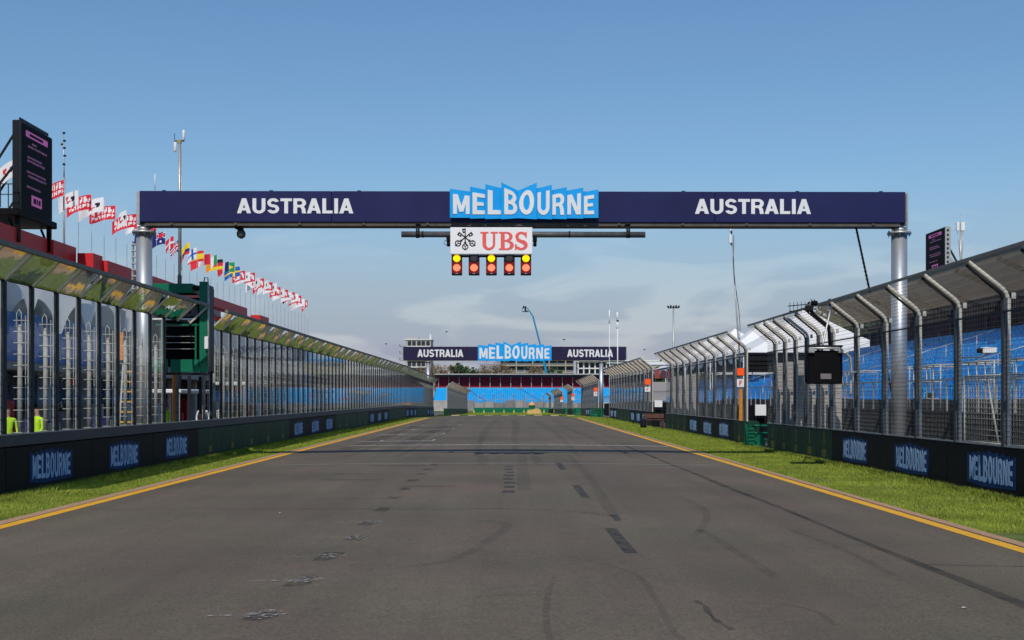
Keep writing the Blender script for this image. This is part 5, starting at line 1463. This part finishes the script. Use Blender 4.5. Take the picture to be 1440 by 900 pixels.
root = thing('parasol', 'small orange and yellow parasol with a green skirt behind the far hoarding', 'parasol', ((748 - VX) / FPX * 291, 291, -1.89))
mb = MB(); mb.tube([(0, 0, 0), (0, 0, 2.9)], .05, 6); mb.build('pole', M_WHITE, root)
mb = MB(); mb.tube([(0, 0, 1.9), (0, 0, 2.2), (0, 0, 2.9)], [.95, .8, .05], 10, smooth=False); mb.build('canopy', mat('peach_cloth', (.70, .35, .12), .8), root)
mb = MB(); mb.tube([(0, 0, 1.3), (0, 0, 1.9)], [.75, .85], 10, smooth=False); mb.build('skirt', M_BOOTH, root)

# boom lift behind the far grandstand
Yq = 352; px = FPX / Yq
root = thing('boom_lift', 'tall blue boom lift raised behind the far grandstand, basket at the top', 'boom lift', ((776 - VX) / px, Yq, -1.9))
o_ = Vector(root.location); W3 = lambda x, y: P(x, y, Yq) - o_
M_CRANE = mat('crane_blue', (.015, .23, .42), .5, var=.1)
mb = MB(); mb.cbox(-2.2, -1.2, .5, 2.2, 1.2, 1.5, .1); mb.build('chassis', M_CRANE, root)
for (x, y) in ((-1.5, -1.3), (1.5, -1.3), (-1.5, 1.3), (1.5, 1.3)):
    mb = MB(); mb.tube([(x, y - .2, .5), (x, y + .2, .5)], .5, 16); mb.build('wheel', M_BLACK, root)
mb = MB(); mb.cbox(-1.2, -1, 1.5, 1.6, 1, 2.9, .1); mb.build('turret', M_CRANE, root)
mb = MB(); mb.bar((0.3, 0, 2.4), W3(761, 490), .75, .75); mb.build('lower_boom', M_CRANE, root)
mb = MB(); mb.bar(W3(761, 490), W3(749.5, 445), .5, .5); mb.build('upper_boom', M_CRANE, root)
mb = MB(); mb.bar(W3(749.5, 445), W3(744, 436.5), .38); mb.bar(W3(744, 436.5), W3(739, 437.5), .25); mb.build('jib', M_CRANE, root)
c = W3(738.5, 435.5); mb = MB(); mb.box(c.x - .9, -.6, c.z - .7, c.x + .9, .6, c.z - .55)
for x in (-.9, .9):
    for y in (-.6, .6): mb.bar((c.x + x, y, c.z - .6), (c.x + x, y, c.z + .5), .1)
for y in (-.6, .6): mb.bar((c.x - .9, y, c.z + .5), (c.x + .9, y, c.z + .5), .1)
mb.cbox(c.x - .2, -.3, c.z - .5, c.x + .3, .2, c.z + 1.1, .1); mb.cbox(c.x - .7, -.3, c.z + .6, c.x - .3, .2, c.z + 1.2, .08); mb.build('basket', M_DARK, root)

# ------------------------------------------------------------------ far buildings
M_TOWER = mat('pale_tower', (.42, .40, .37), .8, var=.08); M_BLD = mat('sandy_block', (.40, .36, .29), .8, var=.1)
Yq = 480; s_ = Yq / FPX
root = thing('apartment_tower', 'pale apartment tower with dark windows and stacked balconies behind the far gantry', 'building', ((566 - VX) * s_, Yq, -2))
zz = lambda y: P(0, y, Yq).z + 2
mb = MB(); mb.box(1.2, 0, 0, 12, 14, zz(478)); mb.box(1.5, 1, zz(478) + .01, 6.5, 10, zz(474.5)); mb.build('wall', M_TOWER, root)
mb = MB(); mb.box(.8, -.4, zz(478) + .01, 12.4, 14.4, zz(478) + .4); mb.build('roof_slab', M_WHITE, root)
mb = MB(); mb.bar((11.6, 3, zz(478)), (11.6, 3, zz(469.5)), .5); mb.build('lift_flue', M_WHITE, root)
wm = MB().cbox(0, -.12, 0, 1.5, -.01, 1.9, .05).mesh('window', M_SLATE); wp = MB().box(.1, -.14, .1, .7, -.125, 1.8).box(.8, -.14, .1, 1.4, -.125, 1.8).mesh('pane', M_PANE)
bl = MB().box(-1.3, -.9, -.25, 1.15, 3.0, .0).box(-1.3, -.9, .01, -1.2, 3.0, .8).mesh('balcony', M_TOWER)
bw = MB().box(2.0, -1.0, -.3, 11.8, -.02, 0).mesh('floor_band', M_WHITE)
z = zz(478) - 2.6
while z > 8:
    link('balcony', bl, root, loc=(0, 0, z)); link('floor_band', bw, root, loc=(0, 0, z - .05))
    for x in (2.2, 4.1, 6.2, 8.0, 10.0): link('pane', wp, link('window', wm, root, loc=(x, 0, z + .2)))
    z -= 2.9
def block(label, x0, x1, yt, Yq, m, cols, floors, fh, name='apartment_block'):
    s_ = Yq / FPX; root = thing(name, label, 'building', ((x0 - VX) * s_, Yq, -2)); w = (x1 - x0) * s_; zt = P(0, yt, Yq).z + 2
    mb = MB(); mb.box(0, 1.6, 0, w, 14, zt - .3); mb.build('wall', m, root)
    mb = MB(); mb.box(-.3, -.3, zt - .29, w + .3, 14, zt); mb.build('roof', M_WHITE if name != 'apartment_block' else m, root)
    cw = w / cols
    sl = MB().box(0, 0, 0, w, 1.59, .45).mesh('balcony_slab', m if name == 'apartment_block' else M_WHITE); cl = MB().box(-.22, .2, 0, .22, 1.2, fh - .46).mesh('pier', m if name == 'apartment_block' else M_WHITE)
    wn_ = MB().cbox(.35, 1.45, .05, cw - .35, 1.59, fh - .7, .04).mesh('window', M_SLATE); pn_ = MB().box(.5, 1.42, .2, cw / 2 - .06, 1.445, fh - .85).box(cw / 2 + .06, 1.42, .2, cw - .5, 1.445, fh - .85).mesh('pane', M_PANE)
    rl = MB().box(.25, .05, .0, cw - .25, .12, .75).mesh('balustrade', mat('balustrade_glass', (.16, .18, .18), .2))
    for f in range(floors):
        z = zt - .3 - (f + 1) * fh
        link('balcony_slab', sl, root, loc=(0, 0, z))
        for c in range(cols + 1): link('pier', cl, root, loc=(c * cw, 0, z + .455)) if c % 2 == 0 or name != 'apartment_block' else None
        for c in range(cols): link('pane', pn_, link('window', wn_, root, loc=(c * cw, 0, z + .5))); (link('balustrade', rl, root, loc=(c * cw, 0, z + .46)) if name == 'apartment_block' else None)
    return root
block('wide sandy apartment block with balconies behind the red roof band of the far stand', 703, 807, 504, 450, M_BLD, 9, 4, 2.75)
block('white framed pavilion with square openings right of the sandy apartment block', 813, 853, 508.5, 452, M_WHITE, 5, 3, 2.6, 'pavilion')
mb = MB(); a = P(806, 504, 451); b = P(880, 504, 451)
root = thing('low_building', 'long low pale roof behind the far right fences', 'building', (P(853, 0, 452).x + 1, 452, -2))
mb.box(0, 0, 0, 24, 12, P(0, 511, 452).z + 2); mb.build('wall', M_BLD, root)
mb = MB(); mb.box(-12, -1.5, P(0, 508, 452).z + 2, 25, 13, P(0, 506.4, 452).z + 2); mb.build('roof', M_WHITE, root)

# ------------------------------------------------------------------ trees behind the far stand
def leaf_mat(n, c): return mat(n, c, .8, var=.3, scale=.8)
LF = [leaf_mat('leaf_dark', (.025, .055, .018)), leaf_mat('leaf_mid', (.05, .085, .025)), leaf_mat('leaf_brown', (.17, .115, .06)), leaf_mat('leaf_tan', (.23, .165, .10))]
M_BARK = mat('bark', (.09, .065, .045), .9, var=.3)
def tree(label, x, yt, Yq, w, mats, nleaf, seed, sparse=1.0):
    rs = random.Random(seed); X = (x - VX) / FPX * Yq; H = P(0, yt, Yq).z + 2.0
    root = thing('tree', label, 'tree', (X, Yq, -2.0), group='trees behind the far grandstand')
    mb = MB(); mb.tube([(0, 0, -.1), (.1, 0, H * .3), (-.1, .1, H * .6), (0, 0, H * .85)], [.38, .3, .2, .06], 8); cl = []
    for k in range(9):
        a = rs.uniform(0, 6.28); z0 = H * rs.uniform(.28, .6); r = w * rs.uniform(.25, .48); tip = (r * cos(a), r * sin(a), min(H * .93, z0 + H * rs.uniform(.12, .36)))
        mb.tube([(0, 0, z0), (tip[0] * .5, tip[1] * .5, (z0 + tip[2]) / 2 + .2), tip], [.16, .09, .03], 5); cl.append(tip)
    mb.build('trunk', M_BARK, root)
    cl.append((0, 0, H * .88)); cl += [(rs.gauss(0, w * .22), rs.gauss(0, w * .22), H * rs.uniform(.45, .9)) for _ in range(10)]
    mb = MB()
    for k in range(nleaf):
        c = cl[k % len(cl)]; q = Vector((rs.gauss(0, w * .085), rs.gauss(0, w * .085), rs.gauss(0, w * .075))) + Vector(c)
        a = Vector((rs.gauss(0, 1), rs.gauss(0, 1), rs.gauss(0, 1))).normalized(); b = a.orthogonal().normalized(); s = rs.uniform(.22, .52) * sparse
        mb.add([q - a * s, q + b * s * .6, q + a * s, q - b * s * .6], [(0, 1, 2, 3)], rs.randrange(len(mats)))
    mb.build('crown', mats, root)
for i, (x, yt, w, kind, lb) in enumerate(((612, 509, 11, 2, 'bare brown tree beside the apartment tower'), (627, 510.5, 10, 2, 'bare brown tree, second to the right of the apartment tower'), (644, 507, 7, 0, 'dark pointed evergreen under the left AUSTRALIA of the far gantry'),
        (655, 513.5, 9, 1, 'low rounded green tree right of the dark evergreen'), (664, 515, 9, 1, 'lowest green tree, at the gap of sky under the far gantry'), (682, 508.5, 10, 3, 'tan leafless tree under the far MELBOURNE sign'), (695, 507.5, 10, 2, 'bare brown tree left of the sandy apartment block'),
        (712, 511, 9, 3, 'tan leafless tree in front of the left end of the sandy block'), (751, 509.5, 7, 2, 'thin brown tree in front of the middle of the sandy block'), (777, 513, 6, 1, 'small green tree right of the blue boom'), (590, 513, 9, 2, 'brown tree at the foot of the apartment tower'))):
    ms = {0: LF[:1] + LF[:2], 1: LF[:2], 2: LF[2:], 3: LF[3:] + LF[2:3]}[kind]
    tree(lb, x, yt, 405 + 3 * (i % 4), w, ms, 1700 if kind < 2 else 2000, 40 + i, 1.0 if kind < 2 else .62)
tree('large dark tree behind the white marquees on the right', 1250, 455, 175, 12, LF[:2], 2600, 90)
for i, (px, yt, Yq, w, lb) in enumerate(((1186, 432, 150, 13, 'leftmost big dark tree behind the marquees, over the end of the roof'), (1206, 425, 140, 12, 'second big dark tree behind the marquees'),
        (1222, 428, 160, 14, 'third big dark tree behind the marquees'), (1275, 440, 150, 13, 'bushy tree hidden low behind the rusty roof'))):
    tree(lb, px, yt, Yq, w, LF[:2] + LF[:1], 2200, 120 + i, 1.25)
tree('dark tree between the last marquee and the fences on the right', 960, 512, 190, 9, LF[:2], 2000, 91)

# ------------------------------------------------------------------ pit lane people and gear behind the glass
M_SKIN = mat('skin', (.45, .27, .20), .6, var=.05); M_HIVIS = mat('hi_vis_yellow', (.55, .85, .04), .7, var=.06); M_TROU = mat('dark_trousers', (.03, .035, .05), .8)
M_COAT = mat('white_coat', (.75, .74, .72), .8, var=.05); M_HAIR = mat('dark_hair', (.03, .02, .015), .7); M_PINK = mat('pink_shirt', (.6, .15, .25), .8)
def person(label, X, Y, rz, top, legs, pose=0):
    pts = {'pel': (0, 0, .95, .125), 'waist': (0, 0, 1.10, .118), 'chest': (0, .0, 1.32, .145), 'neck': (0, 0, 1.50, .055), 'head': (0, -.02, 1.62, .088), 'crown': (0, -.01, 1.72, .07)}
    for s, sx in (('l', -1), ('r', 1)):
        sw = .14 * sx * pose
        pts.update({'hip' + s: (.09 * sx, 0, .90, .095), 'knee' + s: (.11 * sx, -.04 + sw, .50, .062), 'ank' + s: (.12 * sx, .02 + sw * 1.6, .09, .042), 'toe' + s: (.13 * sx, -.14 + sw * 1.6, .04, .035),
                    'sh' + s: (.19 * sx, 0, 1.42, .062), 'elb' + s: (.25 * sx, .03 - sw * .7, 1.14, .045), 'wri' + s: (.24 * sx, -.12 - sw, .93, .032), 'fin' + s: (.235 * sx, -.17 - sw, .83, .026)})
    ed = [('pel', 'waist'), ('waist', 'chest'), ('chest', 'neck'), ('neck', 'head'), ('head', 'crown')]
    for s in 'lr': ed += [('pel', 'hip' + s), ('hip' + s, 'knee' + s), ('knee' + s, 'ank' + s), ('ank' + s, 'toe' + s), ('chest', 'sh' + s), ('sh' + s, 'elb' + s), ('elb' + s, 'wri' + s), ('wri' + s, 'fin' + s)]
    ks = list(pts); me = bpy.data.meshes.new('body'); me.from_pydata([pts[k][:3] for k in ks], [(ks.index(a), ks.index(b)) for a, b in ed], [])
    o = bpy.data.objects.new('person', me); COL.objects.link(o)
    md = o.modifiers.new('skin', 'SKIN'); md.use_smooth_shade = True
    sv = me.skin_vertices[0].data
    for i, k in enumerate(ks): sv[i].radius = (pts[k][3], pts[k][3] * .85); sv[i].use_root = (k == 'pel')
    o.modifiers.new('sub', 'SUBSURF').levels = 1; o.modifiers['sub'].render_levels = 1
    dg = bpy.context.evaluated_depsgraph_get(); nm = bpy.data.meshes.new_from_object(o.evaluated_get(dg)); o.modifiers.clear(); o.data = nm
    nm.materials.clear()
    for m in (M_SKIN, top, legs, M_HAIR, M_BLACK): nm.materials.append(m)
    for p in nm.polygons:
        c = p.center; z = c.z
        p.material_index = 4 if z < .12 else 2 if z < .98 and abs(c.x) < .2 else 3 if z > 1.68 or (z > 1.56 and c.y > .03) else 0 if z > 1.47 or z < .98 else 1
        p.use_smooth = True
    o.location = (X, Y, .01); o.rotation_euler = (0, 0, rz)
    tag(o, label, 'person', 'people in the pit lane behind the glass')
person('person in a yellow hi-vis vest at the far left edge behind the glass', -13.3, 30.2, .6, M_HIVIS, M_TROU)
person('person in a yellow hi-vis vest behind the second glass pane from the left', -13.0, 31.4, -.5, M_HIVIS, M_TROU, .6)
person('person in yellow and pink under the green starter booth', -13.2, 44.0, 2.0, M_HIVIS, M_PINK, .4)
person('person in a white coat standing right of the starter booth', -12.9, 48.0, .3, M_COAT, M_COAT)
person('second person in a white coat, just right of the first', -12.7, 50.2, 2.6, M_COAT, M_COAT, .8)
root = thing('step_ladder', 'yellow step ladder leaning behind the glass left of the starter booth', 'ladder', (-11.9, 34.6, .02))
for x in (0, .42):
    mb = MB(); mb.bar((x, 0, 0), (x + .02, .5, 3.0), .05); mb.build('stile', M_GALV, root)
for k in range(9):
    mb = MB(); z = .3 + k * .31; mb.bar((0, z / 6, z), (.44, z / 6, z), .05); mb.build('rung', mat('ladder_yellow', (.80, .42, .02), .5), root)
root = thing('pit_stand', 'white topped pit wall stand with red side boards beyond the starter booth', 'stand', (-13.6, 52, 0))
mb = MB(); mb.cbox(0, 0, 2.55, 1.6, 5.5, 2.72, .03); mb.build('roof', M_WHITE, root)
for (x, y) in ((.08, .1), (1.5, .1), (.08, 5.4), (1.5, 5.4)):
    mb = MB(); mb.bar((x, y, 0), (x, y, 2.55), .07); mb.build('post', M_GALV, root)
for k in range(3):
    mb = MB(); mb.cbox(1.52, .15 + k * 1.8, 1.0, 1.56, 1.75 + k * 1.8, 1.75, .01); mb.build('side_board', M_CORAL if k % 2 == 0 else M_WHITE, root)
root = thing('pit_stand', 'low white canopy stand directly below the starter booth', 'stand', (-13.6, 41, 0))
mb = MB(); mb.cbox(0, 0, 2.15, 1.8, 4.5, 2.3, .03); mb.build('roof', M_WHITE, root)
for (x, y) in ((.08, .1), (1.7, .1), (.08, 4.4), (1.7, 4.4)):
    mb = MB(); mb.bar((x, y, 0), (x, y, 2.15), .07); mb.build('post', M_GALV, root)
mb = MB(); mb.cbox(-11.7, 39.6, 0, -11.55, 39.75, 3.0, .01); tag(mb.build('orange_pole', M_ORANGE), 'orange upright post just below the right end of the starter booth', 'post')
for i, (y, lb) in enumerate(((27.6, 'tall white pit trolley behind the leftmost panes'), (33.2, 'dark blue pit trolley behind the fourth pane'), (38.5, 'dark blue pit trolley left of the booth support'))):
    root = thing('trolley', lb, 'trolley', (-14.2, y, .01), group='trolleys in the pit lane')
    mb = MB(); mb.cbox(0, 0, .18, .7, 1.1, 1.35, .03); mb.build('body', M_COAT if i == 0 else M_NAVY, root)
    for k in range(3):
        mb = MB(); mb.cbox(.701, .06, .28 + k * .34, .72, 1.04, .56 + k * .34, .008); mb.build('drawer', M_GALV, root)
    for (x, yy) in ((.1, .12), (.6, .12), (.1, .98), (.6, .98)):
        mb = MB(); mb.tube([(x - .03, yy, .09), (x + .03, yy, .09)], .085, 10); mb.build('wheel', M_BLACK, root)

# ------------------------------------------------------------------ litter
for (x, y, lb) in ((1356, 856, 'small white paper scrap lying on the track in the lower right'), (394, 722, 'tiny white paper scrap beside the dark cross joint on the left of the track')):
    gx, gy = gpt(x, y); root = thing('paper_scrap', lb, 'litter', (gx, gy, gz(gx, gy) + (.008 if y != 697 else .05)), rz=random.uniform(0, 3))
    mb = MB(); mb.slab([(-.028, -.018, 0), (.004, -.02, .008), (.03, .004, .002), (.0, .024, .008), (-.02, .014, .003)], (0, 0, 1), .002); mb.build('paper', M_CREAM, root)

# ------------------------------------------------------------------ birds
for (x, y, Y, lb) in ((628, 467, 140, 'small bird flying above the left end of the far gantry'), (793, 478, 130, 'small bird flying just above the right half of the far gantry'), (543, 484, 150, 'small bird flying above the far end of the glass screen'),
                      (906, 492, 140, 'small bird flying low before the third wire fence'), (389, 313, 60, 'small bird flying right under the left AUSTRALIA lettering')):
    root = thing('bird', lb, 'bird', P(x, y, Y), group='birds in the sky', rz=random.uniform(-.8, .8))
    s = .55 if Y > 100 else .22; mb = MB()
    mb.tube([(-.30 * s, 0, 0), (-.15 * s, 0, .02 * s), (.1 * s, 0, .03 * s), (.26 * s, 0, .05 * s), (.36 * s, 0, .04 * s)], [.02 * s, .07 * s, .09 * s, .05 * s, .01 * s], 7); mb.build('body', M_DARK, root)
    for sg in (-1, 1):
        mb = MB(); mb.slab([(-.1 * s, sg * .05 * s, .04 * s), (.12 * s, sg * .05 * s, .04 * s), (.08 * s, sg * .3 * s, .2 * s), (-.02 * s, sg * .58 * s, .12 * s), (-.12 * s, sg * .3 * s, .18 * s)], (0, 0, 1), .012 * s); mb.build('wing', M_DARK, root)
